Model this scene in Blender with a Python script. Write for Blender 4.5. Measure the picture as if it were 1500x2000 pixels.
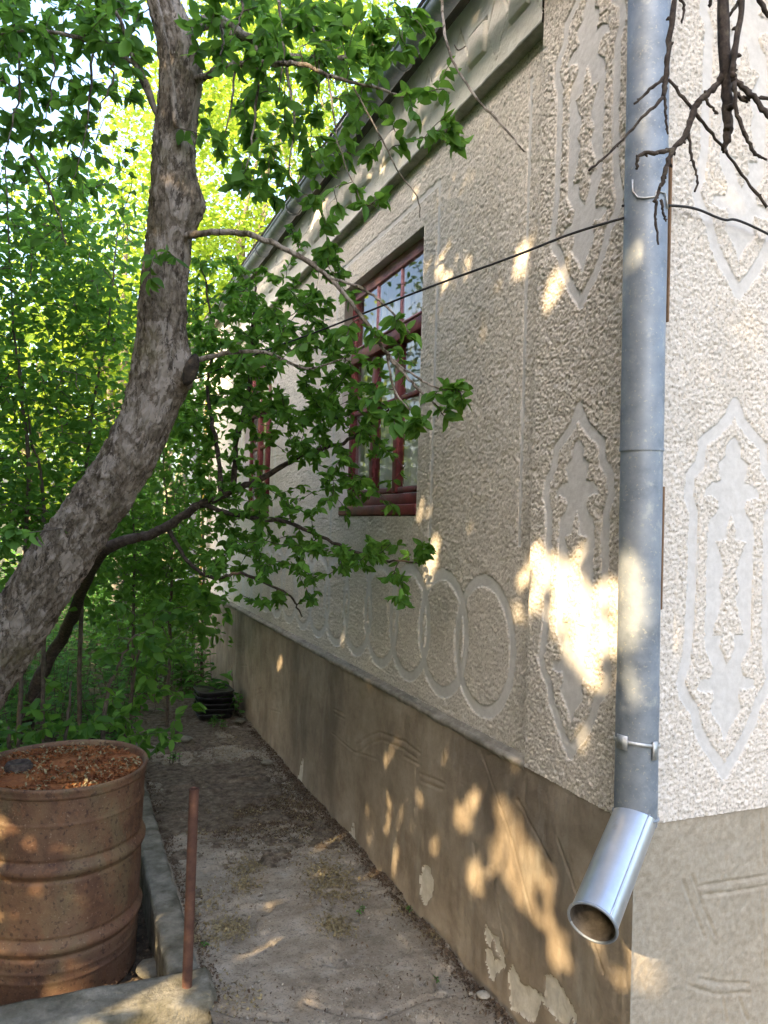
import bpy, math, random
import numpy as np
from mathutils import Matrix, Vector

# ------------------------------------------------------------------ scene, camera, world, sun, exposure
for o in list(bpy.data.objects):
    bpy.data.objects.remove(o, do_unlink=True)
SC = bpy.context.scene
COL = SC.collection
random.seed(7)
RNG = np.random.default_rng(11)

EYE = np.array([0.0, 0.0, 1.43])
FPX = 1500.0                                   # focal length in pixels of the 1500 x 2000 photograph
YAW, PITCH, ROLL = map(math.radians, (22.3, 1.07, 1.7))
CF = np.array([math.sin(YAW)*math.cos(PITCH), math.cos(YAW)*math.cos(PITCH), math.sin(PITCH)])
R0 = np.array([math.cos(YAW), -math.sin(YAW), 0.0]); U0 = np.cross(R0, CF)
CR = R0*math.cos(ROLL)+U0*math.sin(ROLL); CU = U0*math.cos(ROLL)-R0*math.sin(ROLL)
cam = bpy.data.cameras.new('camera'); camo = bpy.data.objects.new('camera', cam); COL.objects.link(camo)
cam.sensor_fit = 'VERTICAL'; cam.sensor_height = 36.0; cam.lens = FPX/2000*36.0
cam.clip_start = 0.02; cam.clip_end = 600
mw = Matrix.Identity(4)
for i in range(3):
    mw[i][0], mw[i][1], mw[i][2], mw[i][3] = CR[i], CU[i], -CF[i], EYE[i]
camo.matrix_world = mw
SC.camera = camo
SC.render.resolution_x, SC.render.resolution_y = 768, 1024

SUN_EL = math.radians(27.0)
SUN_AZ = np.array([-0.86, -0.51])/math.hypot(.86, .51)          # horizontal direction towards the sun
TO_SUN = np.array([SUN_AZ[0]*math.cos(SUN_EL), SUN_AZ[1]*math.cos(SUN_EL), math.sin(SUN_EL)])
world = bpy.data.worlds.new('World'); SC.world = world; world.use_nodes = True
wn = world.node_tree.nodes; wl = world.node_tree.links
bg = wn['Background']; sky = wn.new('ShaderNodeTexSky'); sky.sky_type = 'NISHITA'; sky.sun_disc = False
sky.sun_elevation = SUN_EL; sky.sun_rotation = math.atan2(SUN_AZ[0], SUN_AZ[1])
sky.air_density = 1.0; sky.dust_density = 6.0; sky.ozone_density = 1.0
wl.new(sky.outputs[0], bg.inputs[0]); bg.inputs[1].default_value = 0.15
sl = bpy.data.lights.new('sun', 'SUN'); sl.energy = 2.1; sl.angle = math.radians(0.53); sl.color = (1.0, .76, .45)
so = bpy.data.objects.new('sun', sl); COL.objects.link(so)
so.rotation_euler = Vector(TO_SUN).to_track_quat('Z', 'Y').to_euler(); so.location = (-6, -4, 8)
SC.view_settings.view_transform = 'Standard'; SC.view_settings.look = 'None'
SC.view_settings.gamma = 1.0; SC.view_settings.use_curve_mapping = False
SC.view_settings.exposure = 2.95
SC.cycles.max_bounces = 5; SC.cycles.diffuse_bounces = 3; SC.cycles.glossy_bounces = 3; SC.cycles.transmission_bounces = 3
SC.cycles.transparent_max_bounces = 6; SC.cycles.adaptive_threshold = .02; SC.cycles.caustics_reflective = False; SC.cycles.caustics_refractive = False

# ------------------------------------------------------------------ helpers: projection
def ray(x, y): return CF + CR*(x-750)/FPX - CU*(y-1000)/FPX
def at(x, y, d): return EYE + ray(x, y)*d
def hit(x, y, ax, v):
    r = ray(x, y); return EYE + r*(v-EYE[ax])/r[ax]
def projpx(P):
    D = np.asarray(P)-EYE; z = D@CF
    return np.stack([750+FPX*(D@CR)/z, 1000-FPX*(D@CU)/z, z], -1)

# ------------------------------------------------------------------ helpers: noise
def h3(ix, iy, iz, seed):
    h = (ix.astype(np.int64)*374761393 + iy.astype(np.int64)*668265263 + iz.astype(np.int64)*2147483647 + seed*1274126177) & 0xffffffff
    h = ((h ^ (h >> 13))*1274126177) & 0xffffffff
    h = ((h ^ (h >> 16))*2246822519) & 0xffffffff
    return ((h ^ (h >> 15)) & 0xffffff)/float(0xffffff)
def vn(x, y, z=0.0, seed=0):
    x, y, z = np.broadcast_arrays(np.asarray(x, float), np.asarray(y, float), np.asarray(z, float))
    ix, iy, iz = np.floor(x), np.floor(y), np.floor(z)
    fx, fy, fz = x-ix, y-iy, z-iz
    fx, fy, fz = [t*t*(3-2*t) for t in (fx, fy, fz)]
    def c(a, b, d): return h3(ix+a, iy+b, iz+d, seed)
    def p(d): return (c(0,0,d)*(1-fx)+c(1,0,d)*fx)*(1-fy)+(c(0,1,d)*(1-fx)+c(1,1,d)*fx)*fy
    if not np.any(fz): return p(0)
    return p(0)*(1-fz)+p(1)*fz
def fbm(x, y, z=0.0, seed=0, o=4):
    a, s, t = 0.5, 0, 0
    for k in range(o):
        s = s + a*vn(x*2**k, y*2**k, z*2**k, seed+k*17); t += a; a *= .5
    return s/t
def worley(x, y, seed=0):
    ix, iy = np.floor(x), np.floor(y); best = np.full(x.shape, 9.0)
    for a in (-1, 0, 1):
        for b in (-1, 0, 1):
            jx, jy = ix+a, iy+b; z0 = np.zeros_like(jx)
            px = jx+h3(jx, jy, z0, seed); py = jy+h3(jx, jy, z0+1, seed)
            best = np.minimum(best, (px-x)**2+(py-y)**2)
    return np.sqrt(best)
def polydist(u, v, pts):
    best = np.full(u.shape, 9.0)
    for (ax, ay), (bx, by) in zip(pts[:-1], pts[1:]):
        dx, dy = bx-ax, by-ay; L = dx*dx+dy*dy+1e-12
        t = np.clip(((u-ax)*dx+(v-ay)*dy)/L, 0, 1)
        best = np.minimum(best, np.hypot(u-ax-t*dx, v-ay-t*dy))
    return best
def inpoly(u, v, pts):
    ins = np.zeros(u.shape, bool); n = len(pts)
    for i in range(n):
        (x1, y1), (x2, y2) = pts[i], pts[(i+1) % n]
        if y1 == y2: continue
        c = ((y1 > v) != (y2 > v)) & (u < (x2-x1)*(v-y1)/(y2-y1)+x1)
        ins ^= c
    return ins

# ------------------------------------------------------------------ helpers: objects
BASE = {}
def tag(o, label=None, cat=None, group=None, kind=None):
    if label: o['label'] = label
    if cat: o['category'] = cat
    if group: o['group'] = group
    if kind: o['kind'] = kind
    return o
def thing(name, loc, label, cat, group=None):
    o = bpy.data.objects.new(name, None); o.empty_display_size = .1; COL.objects.link(o)
    o.location = loc; BASE[o.name] = np.array(loc, float)
    return tag(o, label, cat, group)
def npmesh(name, V, F, mat, smooth=True, attr=None):
    """F: list of (n,3)/(n,4) int arrays, V (m,3)"""
    me = bpy.data.meshes.new(name)
    F = [np.asarray(f, np.int32) for f in F if len(f)]
    V = np.asarray(V, np.float32)
    me.vertices.add(len(V)); me.vertices.foreach_set('co', V.ravel())
    loops = np.concatenate([f.ravel() for f in F]); tot = np.concatenate([np.full(len(f), f.shape[1], np.int32) for f in F])
    me.loops.add(len(loops)); me.loops.foreach_set('vertex_index', loops)
    me.polygons.add(len(tot)); st = np.concatenate([[0], np.cumsum(tot)[:-1]]).astype(np.int32)
    me.polygons.foreach_set('loop_start', st); me.polygons.foreach_set('loop_total', tot)
    if smooth: me.polygons.foreach_set('use_smooth', np.ones(len(tot), bool))
    if attr is not None:
        a = me.attributes.new('var', 'FLOAT', 'POINT'); a.data.foreach_set('value', np.asarray(attr, np.float32))
    me.update(calc_edges=True); me.validate()
    if mat: me.materials.append(mat)
    return me
def part(name, V, F, mat, parent=None, smooth=True, attr=None):
    V = np.asarray(V, float)
    if parent is not None: V = V-BASE[parent.name]
    me = npmesh(name, V, F, mat, smooth, attr)
    o = bpy.data.objects.new(name, me); COL.objects.link(o)
    if parent is not None: o.parent = parent; BASE[o.name] = BASE[parent.name]
    else: BASE[o.name] = np.zeros(3)
    return o
class MB:
    def __init__(s): s.v = []; s.q = []; s.t = []; s.n = 0
    def add(s, V, Q=None, T=None):
        V = np.asarray(V, float)
        s.v.append(V)
        if Q is not None and len(Q): s.q.append(np.asarray(Q)+s.n)
        if T is not None and len(T): s.t.append(np.asarray(T)+s.n)
        s.n += len(V); return s
    def box(s, a, b, jit=0.0):
        (x0, y0, z0), (x1, y1, z1) = a, b
        V = np.array([(x, y, z) for z in (z0, z1) for y in (y0, y1) for x in (x0, x1)], float)
        if jit: V += RNG.normal(0, jit, V.shape)
        return s.add(V, [(0,2,3,1),(4,5,7,6),(0,1,5,4),(2,6,7,3),(0,4,6,2),(1,3,7,5)])
    def tube(s, P, r, n=8, cap=True):
        P = np.asarray(P, float); m = len(P); r = np.broadcast_to(np.asarray(r, float), (m,))
        T = np.gradient(P, axis=0); T /= np.linalg.norm(T, axis=1)[:, None]+1e-12
        ref = np.array([.31, .22, .92]) if abs(T[0][2]) < .9 else np.array([.95, .2, .1])
        A = np.cross(T, ref); A /= np.linalg.norm(A, axis=1)[:, None]+1e-12; B = np.cross(T, A)
        th = np.linspace(0, 2*math.pi, n, endpoint=False)
        V = P[:, None]+r[:, None, None]*(A[:, None]*np.cos(th)[None, :, None]+B[:, None]*np.sin(th)[None, :, None])
        i = np.arange(m-1)[:, None]*n; j = np.arange(n)[None]; k = (j+1) % n
        Q = np.stack([i+j, i+k, i+n+k, i+n+j], -1).reshape(-1, 4)
        V = V.reshape(-1, 3); Tt = []
        if cap:
            V = np.vstack([V, P[0], P[-1]])
            Tt = [(m*n, (a+1) % n, a) for a in range(n)]+[(m*n+1, (m-1)*n+a, (m-1)*n+(a+1) % n) for a in range(n)]
        return s.add(V, Q, Tt)
    def lathe(s, prof, c, n=48, warp=None):
        """prof [(r,z)], centre c"""
        prof = np.asarray(prof, float); th = np.linspace(0, 2*math.pi, n, endpoint=False)
        V = np.stack([prof[:, 0][:, None]*np.cos(th), prof[:, 0][:, None]*np.sin(th), np.repeat(prof[:, 1][:, None], n, 1)], -1).reshape(-1, 3)
        if warp is not None: V = warp(V)
        V = V+np.asarray(c); m = len(prof)
        i = np.arange(m-1)[:, None]*n; j = np.arange(n)[None]; k = (j+1) % n
        return s.add(V, np.stack([i+j, i+k, i+n+k, i+n+j], -1).reshape(-1, 4))
    def build(s, name, mat, parent=None, smooth=True, attr=None):
        F = ([np.vstack(s.q)] if s.q else [])+([np.vstack(s.t)] if s.t else [])
        return part(name, np.vstack(s.v), F, mat, parent, smooth, attr)
def bevelbox(name, a, b, mat, parent=None, w=.004, seg=2):
    o = MB().box(a, b).build(name, mat, parent, smooth=False)
    m = o.modifiers.new('bevel', 'BEVEL'); m.width = w; m.segments = seg
    return o
def spline(P, n=8):
    """Catmull-Rom through rows of P (any width)"""
    P = np.asarray(P, float); E = np.vstack([2*P[0]-P[1], P, 2*P[-1]-P[-2]]); out = []
    for i in range(len(P)-1):
        a, b, c, d = E[i:i+4]
        for t in np.linspace(0, 1, n, endpoint=False):
            out.append(.5*(2*b+(c-a)*t+(2*a-5*b+4*c-d)*t*t+(3*b-a-3*c+d)*t**3))
    out.append(P[-1]); return np.array(out)

# ------------------------------------------------------------------ materials
def newmat(name):
    m = bpy.data.materials.new(name); m.use_nodes = True
    return m, m.node_tree.nodes, m.node_tree.links, m.node_tree.nodes['Principled BSDF']
def ramp(n, l, src, stops):
    r = n.new('ShaderNodeValToRGB'); e = r.color_ramp.elements
    while len(e) < len(stops): e.new(.5)
    for el, (p, c) in zip(e, stops):
        el.position = p; el.color = (*c, 1) if len(c) == 3 else c
    l.new(src, r.inputs[0]); return r.outputs[0]
def noise(n, l, co, scale, detail=6, rough=.6, dist=0.0):
    t = n.new('ShaderNodeTexNoise'); t.inputs['Scale'].default_value = scale; t.inputs['Detail'].default_value = detail
    t.inputs['Roughness'].default_value = rough; t.inputs['Distortion'].default_value = dist
    l.new(co, t.inputs['Vector']); return t.outputs[0]
def mapping(n, l, co, scale):
    m = n.new('ShaderNodeMapping'); m.inputs['Scale'].default_value = scale; l.new(co, m.inputs['Vector']); return m.outputs[0]
def mix(n, l, f, a, b, mode='MIX'):
    m = n.new('ShaderNodeMix'); m.data_type = 'RGBA'; m.blend_type = mode
    for s, v in ((m.inputs[0], f), (m.inputs[6], a), (m.inputs[7], b)):
        if hasattr(v, 'links'): l.new(v, s)
        elif isinstance(v, (int, float)): s.default_value = v
        else: s.default_value = (*v, 1)
    return m.outputs[2]
def surf(name, stops, scale=4, rough=.85, over=(), bump=(), metal=0.0, spec=.3, dist=0.0, coscale=None, roughvar=None):
    """stops: ramp over a noise; over: [(scale, lo, hi, colour, amount, mapping)] stains; bump: [(scale, strength, distance)]"""
    m, n, l, b = newmat(name)
    tc = n.new('ShaderNodeTexCoord').outputs['Object']
    co = mapping(n, l, tc, coscale) if coscale else tc
    c = ramp(n, l, noise(n, l, co, scale, 8, .66, dist), [(.5+(p-.5)*.62, q) for p, q in stops])
    for (s, lo, hi, colr, amt, mp) in over:
        k = mapping(n, l, tc, mp) if mp else tc
        f = ramp(n, l, noise(n, l, k, s, 8, .6), [(lo, (0, 0, 0)), (hi, (amt, amt, amt))])
        c = mix(n, l, f, c, colr)
    l.new(c, b.inputs['Base Color'])
    b.inputs['Roughness'].default_value = rough; b.inputs['Metallic'].default_value = metal
    b.inputs['Specular IOR Level'].default_value = spec
    if roughvar:
        r = ramp(n, l, noise(n, l, tc, roughvar[0], 6), [(.3, (roughvar[1],)*3), (.7, (roughvar[2],)*3)])
        l.new(r, b.inputs['Roughness'])
    prev = None
    for (s, st, d) in bump:
        bp = n.new('ShaderNodeBump'); bp.inputs['Strength'].default_value = st; bp.inputs['Distance'].default_value = d*2.2
        l.new(noise(n, l, co, s, 6, .65), bp.inputs['Height'])
        if prev: l.new(prev, bp.inputs['Normal'])
        prev = bp.outputs[0]
    if prev: l.new(prev, b.inputs['Normal'])
    return m
def leafmat(name, dark, mid, light, trans, tmix=.45, rough=.6):
    m, n, l, b = newmat(name)
    at_ = n.new('ShaderNodeAttribute'); at_.attribute_name = 'var'
    oi = n.new('ShaderNodeObjectInfo')
    a = n.new('ShaderNodeMath'); a.operation = 'ADD'; l.new(at_.outputs['Fac'], a.inputs[0]); l.new(oi.outputs['Random'], a.inputs[1])
    fr = n.new('ShaderNodeMath'); fr.operation = 'FRACT'; l.new(a.outputs[0], fr.inputs[0])
    c = ramp(n, l, fr.outputs[0], [(0, dark), (.45, mid), (.86, light), (.95, tuple(x*1.5 for x in light))])
    l.new(c, b.inputs['Base Color']); b.inputs['Roughness'].default_value = rough; b.inputs['Specular IOR Level'].default_value = .22
    t = n.new('ShaderNodeBsdfTranslucent')
    l.new(mix(n, l, .55, c, trans), t.inputs['Color'])
    ms = n.new('ShaderNodeMixShader'); ms.inputs[0].default_value = tmix
    l.new(b.outputs[0], ms.inputs[1]); l.new(t.outputs[0], ms.inputs[2])
    l.new(ms.outputs[0], n['Material Output'].inputs['Surface'])
    return m

M = {}
M['rough'] = surf('rough_plaster', [(.27, (.31, .275, .23)), (.43, (.60, .545, .48)), (.75, (.77, .71, .64))], 140, .95,
                  over=[(1.3, .50, .72, (.44, .40, .335), .5, (1, 1, .35)), (6, .55, .72, (.40, .36, .30), .35, (1.4, 1.4, .25))], bump=[(420, .35, .002)])
M['smooth'] = surf('smooth_plaster', [(.3, (.535, .51, .48)), (.7, (.62, .595, .565))], 40, .92, over=[(1.6, .5, .8, (.45, .43, .38), .4, (1, 1, .4))], bump=[(300, .25, .001)])
M['trim'] = surf('dark_trim_plaster', [(.3, (.30, .30, .26)), (.7, (.44, .43, .38))], 22, .95, over=[(4, .5, .7, (.20, .21, .16), .6, None)], bump=[(260, .5, .002)])  # darker grey-green than the frieze, for its underside
M['ledge'] = surf('ledge_cement', [(.3, (.20, .175, .14)), (.7, (.33, .30, .25))], 22, .95, over=[(6, .5, .7, (.12, .11, .085), .7, None)], bump=[(160, .6, .003)])
M['frieze'] = surf('frieze_plaster', [(.3, (.74, .70, .64)), (.7, (.84, .80, .74))], 14, .93, over=[(2, .55, .8, (.50, .48, .42), .4, (1, .4, 1))], bump=[(300, .4, .0015)])
M['plinth'] = surf('cement_plinth', [(.2, (.205, .162, .115)), (.5, (.295, .24, .175)), (.8, (.375, .315, .24))], 6, .93,
                   over=[(2.2, .48, .64, (.135, .105, .075), .75, (1, 1, .45)), (7, .56, .72, (.36, .33, .27), .5, (1, 1.2, .4)), (30, .58, .8, (.14, .12, .10), .4, None)], bump=[(130, .35, .002), (14, .25, .008)])
M['plinth_front'] = surf('sandy_plinth', [(.25, (.30, .255, .19)), (.75, (.42, .365, .285))], 60, .96, over=[(2, .45, .75, (.29, .27, .225), .5, None)], bump=[(260, .5, .002)])
M['peel'] = surf('bare_lime_patch', [(.25, (.46, .42, .34)), (.7, (.62, .58, .49))], 22, .95, bump=[(110, .5, .003)])
M['concrete'] = surf('path_concrete', [(.22, (.18, .145, .105)), (.5, (.29, .245, .185)), (.8, (.40, .345, .275))], 7, .95,
                     over=[(2.5, .52, .66, (.15, .12, .088), .7, None), (9, .55, .7, (.40, .375, .325), .55, None), (45, .56, .66, (.085, .07, .05), .75, None), (140, .57, .64, (.07, .058, .042), .7, None), (90, .60, .66, (.40, .37, .30), .5, None), (.9, .5, .62, (.19, .165, .12), .6, None)], bump=[(70, .55, .004), (24, .25, .006)])
M['kerb'] = surf('kerb_concrete', [(.25, (.14, .13, .10)), (.55, (.23, .215, .17)), (.85, (.34, .315, .26))], 14, .95,
                 over=[(5, .50, .62, (.075, .068, .042), .85, None), (30, .6, .75, (.09, .08, .05), .6, None)], bump=[(60, .6, .006), (200, .4, .002)])
M['soil'] = surf('dark_soil', [(.3, (.035, .026, .018)), (.55, (.07, .053, .037)), (.8, (.13, .10, .07))], 18, 1.0, bump=[(60, .8, .012), (220, .5, .004)])
M['soil_path'] = surf('trodden_soil', [(.25, (.085, .062, .042)), (.5, (.16, .125, .09)), (.8, (.28, .23, .17))], 30, 1.0, bump=[(90, .8, .008), (260, .5, .004)])
M['ground'] = surf('ground_earth', [(.3, (.030, .035, .014)), (.55, (.055, .060, .022)), (.8, (.10, .085, .045))], 3, 1.0, bump=[(30, .8, .03)])
M['red'] = surf('dark_red_paint', [(.3, (.105, .018, .022)), (.7, (.19, .034, .036))], 12, .5, over=[(40, .6, .7, (.26, .10, .09), .5, None)], bump=[(60, .3, .002)], spec=.4)
M['pink'] = surf('faded_red_paint', [(.3, (.34, .15, .18)), (.7, (.46, .23, .26))], 12, .6, over=[(40, .6, .7, (.17, .07, .07), .6, None)], bump=[(60, .3, .002)])
M['zinc'] = surf('galvanised_sheet', [(.25, (.19, .215, .25)), (.5, (.265, .295, .335)), (.8, (.345, .37, .405))], 11, .5, metal=.45, spec=.4,
                 over=[(26, .60, .72, (.55, .54, .50), .55, None), (4, .5, .72, (.25, .28, .32), .55, (1, 1, .3)), (130, .60, .64, (.52, .50, .40), .45, None)], bump=[(11, .10, .004)], roughvar=(14, .45, .7))
M['zinc_new'] = surf('bright_galvanised_sheet', [(.3, (.52, .55, .60)), (.7, (.64, .66, .70))], 7, .34, metal=.85, spec=.5, over=[(30, .62, .72, (.42, .41, .38), .5, None)], bump=[(9, .08, .004)], roughvar=(12, .26, .45))
M['zinc_in'] = surf('dark_pipe_inside', [(.3, (.06, .05, .04)), (.7, (.17, .145, .12))], 20, .8, metal=.2, bump=[(40, .4, .004)])  # darker brown than the outer sheet, for inner faces
M['steel'] = surf('strap_steel', [(.3, (.36, .36, .35)), (.7, (.58, .58, .57))], 40, .5, metal=.6, over=[(60, .58, .7, (.24, .15, .09), .7, None)])
M['rust'] = surf('rusty_drum_steel', [(.22, (.075, .038, .024)), (.42, (.135, .070, .040)), (.6, (.18, .105, .056)), (.82, (.24, .155, .085))], 5.5, .74,
                 over=[(8, .50, .66, (.165, .13, .07), .7, (1, 1, .5)), (3, .50, .66, (.135, .064, .046), .7, None), (22, .56, .66, (.17, .10, .055), .5, (1, 1, .3)), (60, .56, .66, (.045, .022, .017), .75, None), (28, .57, .63, (.20, .10, .05), .55, (1, 1, .6)), (130, .62, .66, (.34, .25, .17), .5, None)], bump=[(90, .35, .002), (6, .25, .01)], metal=.15, spec=.4, roughvar=(7, .55, .85))
M['rust_lid'] = surf('orange_rust', [(.25, (.13, .045, .018)), (.5, (.24, .085, .028)), (.78, (.36, .15, .05))], 14, .95, bump=[(80, .7, .004)])
M['rust_post'] = surf('rusty_pipe_steel', [(.25, (.075, .038, .028)), (.55, (.125, .062, .043)), (.8, (.165, .09, .06))], 22, .85, bump=[(150, .4, .0015)], metal=.1)
M['wood'] = surf('old_brown_wood', [(.3, (.13, .075, .04)), (.7, (.27, .17, .10))], 14, .85, coscale=(1, 1, .1))
M['cable'] = surf('black_cable_sheath', [(.3, (.018, .017, .017)), (.7, (.035, .033, .032))], 20, .6)
M['blackplastic'] = surf('black_plastic', [(.3, (.012, .012, .013)), (.7, (.028, .028, .030))], 12, .38, bump=[(30, .3, .004)])
M['yellow'] = surf('yellow_pipe_paint', [(.3, (.48, .31, .05)), (.7, (.62, .42, .09))], 10, .5)
M['roof'] = surf('roof_sheet', [(.3, (.14, .12, .11)), (.7, (.22, .19, .17))], 5, .8)
M['soffit'] = surf('soffit_boards', [(.3, (.10, .09, .07)), (.7, (.17, .15, .12))], 6, .9, coscale=(6, .6, 1))
M['room'] = surf('room_paint', [(.3, (.20, .20, .18)), (.7, (.26, .26, .23))], 2, .9)
M['stone'] = surf('broken_plaster_stone', [(.3, (.26, .24, .20)), (.7, (.42, .39, .33))], 25, .95, bump=[(80, .5, .004)])
M['litter'] = surf('dry_blossom_litter', [(.2, (.10, .075, .04)), (.5, (.24, .19, .10)), (.85, (.38, .33, .19))], 90, .95)
M['humus'] = surf('brown_leaf_litter', [(.25, (.05, .032, .022)), (.55, (.11, .075, .048)), (.85, (.21, .155, .10))], 70, .95)
def barkmat(name, base, patch, dark, light):
    m, n, l, b = newmat(name)
    tc = n.new('ShaderNodeTexCoord').outputs['Object']
    c = ramp(n, l, noise(n, l, mapping(n, l, tc, (1, 1, .6)), 45, 10, .75, .6), base)
    f = ramp(n, l, noise(n, l, mapping(n, l, tc, (1, 1, .55)), 15, 8, .62, .9), [(.50, (0, 0, 0)), (.54, (.8, .8, .8))])
    c = mix(n, l, f, c, patch)
    f = ramp(n, l, noise(n, l, mapping(n, l, tc, (1, 1, .3)), 38, 10, .72, 1.0), [(.53, (0, 0, 0)), (.60, (.85, .85, .85))])
    c = mix(n, l, f, c, dark)
    f = ramp(n, l, noise(n, l, tc, 5, 6, .6), [(.57, (0, 0, 0)), (.72, (.6, .6, .6))])
    c = mix(n, l, f, c, light)
    l.new(c, b.inputs['Base Color']); b.inputs['Roughness'].default_value = .95; b.inputs['Specular IOR Level'].default_value = .2
    b1 = n.new('ShaderNodeBump'); b1.inputs['Strength'].default_value = 1.0; b1.inputs['Distance'].default_value = .014
    l.new(noise(n, l, mapping(n, l, tc, (1, 1, .4)), 60, 8, .7, .8), b1.inputs['Height']); l.new(b1.outputs[0], b.inputs['Normal'])
    return m
M['bark'] = barkmat('apple_bark', [(.36, (.085, .066, .049)), (.5, (.205, .167, .128)), (.64, (.32, .272, .218))], (.40, .345, .295), (.048, .036, .027), (.19, .165, .08))
M['scar'] = surf('shade_dark_heartwood', [(.3, (.02, .016, .013)), (.6, (.06, .045, .032)), (.85, (.15, .10, .065))], 30, .95, bump=[(70, .8, .006)])  # dead wood, darkened to carry the shade inside the trunk cavity
M['twig'] = surf('twig_bark', [(.3, (.075, .058, .045)), (.7, (.15, .12, .092))], 30, .9, bump=[(120, .5, .002)])
M['twig_dark'] = surf('dark_twig_bark', [(.3, (.036, .027, .022)), (.6, (.075, .057, .046)), (.85, (.14, .12, .085))], 60, .9, bump=[(150, .6, .002)])
M['farbark'] = surf('pale_far_bark', [(.3, (.16, .13, .09)), (.7, (.30, .26, .19))], 8, .95, bump=[(30, .6, .01)])
M['apple_leaf'] = leafmat('apple_leaf', (.045, .12, .024), (.070, .175, .032), (.115, .24, .045), (.30, .56, .06), .5)
M['plum_leaf'] = leafmat('plum_leaf', (.040, .115, .022), (.070, .175, .030), (.115, .25, .042), (.28, .56, .05), .50)
M['shrub_leaf'] = leafmat('shrub_leaf', (.040, .12, .024), (.066, .17, .030), (.105, .23, .040), (.26, .52, .05), .48)
M['row_leaf'] = leafmat('row_leaf', (.040, .075, .026), (.060, .105, .035), (.09, .14, .045), (.12, .16, .05), .22)
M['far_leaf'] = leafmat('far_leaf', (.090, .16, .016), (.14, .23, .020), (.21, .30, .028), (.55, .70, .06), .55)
M['weed_leaf'] = leafmat('weed_leaf', (.035, .11, .028), (.060, .16, .038), (.10, .22, .05), (.20, .45, .07), .45)

def glassmat():
    m, n, l, b = newmat('window_glass'); n.remove(b)
    f = n.new('ShaderNodeFresnel'); ge = n.new('ShaderNodeNewGeometry'); mr = n.new('ShaderNodeMapRange')
    mr.inputs[3].default_value = 1.55; mr.inputs[4].default_value = 1/1.55; l.new(ge.outputs['Backfacing'], mr.inputs[0]); l.new(mr.outputs[0], f.inputs[0])   # same sheet from both sides
    g = n.new('ShaderNodeBsdfGlossy'); g.inputs['Roughness'].default_value = .0; g.inputs['Color'].default_value = (.97, .98, 1, 1)
    t = n.new('ShaderNodeBsdfTransparent'); t.inputs['Color'].default_value = (.90, .93, .92, 1)
    s = n.new('ShaderNodeMixShader'); l.new(f.outputs[0], s.inputs[0]); l.new(t.outputs[0], s.inputs[1]); l.new(g.outputs[0], s.inputs[2])
    l.new(s.outputs[0], n['Material Output'].inputs['Surface']); return m
M['glass'] = glassmat()
def curtainmat():
    m, n, l, b = newmat('sheer_curtain')
    b.inputs['Base Color'].default_value = (.82, .82, .79, 1); b.inputs['Roughness'].default_value = .9
    t = n.new('ShaderNodeBsdfTranslucent'); t.inputs['Color'].default_value = (.75, .76, .73, 1)
    s = n.new('ShaderNodeMixShader'); s.inputs[0].default_value = .4
    l.new(b.outputs[0], s.inputs[1]); l.new(t.outputs[0], s.inputs[2]); l.new(s.outputs[0], n['Material Output'].inputs['Surface']); return m
M['curtain'] = curtainmat()

# ------------------------------------------------------------------ the setting: ground, path, kerbs
WX = 1.25            # outer face of plinth, pilasters and frieze
PX_ = 1.285          # recessed wall panel
CY = 1.445           # front corner
YP = 1.915           # end of the near pilaster
YE = 8.05            # far corner
ZP, ZF, ZT = 0.745, 2.94, 3.29
KX0, KX1 = 0.335, 0.435      # kerb beside the path

def sheet(xs, ys, zfun):
    X, Y = np.meshgrid(xs, ys, indexing='ij'); Z = zfun(X, Y)
    V = np.stack([X, Y, Z], -1).reshape(-1, 3); n = len(ys)
    i = np.arange(len(xs)-1)[:, None]*n; j = np.arange(n-1)[None]
    return V, [np.stack([i+j, i+n+j, i+n+j+1, i+j+1], -1).reshape(-1, 4)]
def steps(breaks, step):
    """breakpoints with local step(s) between"""
    out = [breaks[0]]
    for a, b in zip(breaks[:-1], breaks[1:]):
        st = step((a+b)/2) if callable(step) else step
        k = max(1, int(round((b-a)/st))); out += list(np.linspace(a, b, k+1)[1:])
    return np.array(out)

xs = np.concatenate([np.linspace(-150, -8, 12), np.linspace(-7, 7, 60), np.linspace(8, 150, 12)])
ys = np.concatenate([np.linspace(-150, -6, 12), np.linspace(-5, 16, 90), np.linspace(17, 200, 14)])
V, F = sheet(xs, ys, lambda x, y: -.20+.05*(fbm(x*.9, y*.9, seed=3)-.5)*np.clip(abs(x)+.3, 0, 2)+np.clip(y-6.0, 0, 2.5)*.05)
tag(part('ground', V, F, M['ground']), kind='structure')

CRACKS = [[(400,1962),(470,1985),(560,1992)], [(600,1958),(660,1975),(740,1985),(830,1950),(905,1935)], [(845,1935),(855,1915),(852,1895)], [(440,1690),(520,1672),(600,1668),(660,1690)], [(700,1755),(760,1740),(800,1775)]]
CRK = [[tuple(hit(x, y, 2, 0)[:2]) for x, y in c] for c in CRACKS]
def path_z(x, y):
    z = .008*(fbm(x*2, y*2, seed=5)-.5)+.0022*(fbm(x*14, y*14, seed=6)-.5)+.0035*(fbm(x*70, y*70, seed=8, o=2)-.5)
    chip = fbm(x*5, y*5, seed=9); z = z-.012*np.clip((chip-.60)/.04, 0, 1)                 # spalled shallow basins
    far = np.clip((y-3.55)/.25+2.2*(fbm(x*4, y*4, seed=12)-.5), 0, 1); z = z-.012*far+.020*far*(fbm(x*9, y*9, seed=13)-.5)
    wob = .012*(fbm(x*25, y*25, seed=14)-.5)
    for c in CRK:
        z = z-.022*np.exp(-(polydist(x+wob, y+wob, c)/.0065)**2)
    z = z+.02*np.clip((x-(WX-.075))/.06, 0, 1)*fbm(x*20, y*14, seed=4)                     # crumbled fillet at the wall foot
    return z
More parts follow.
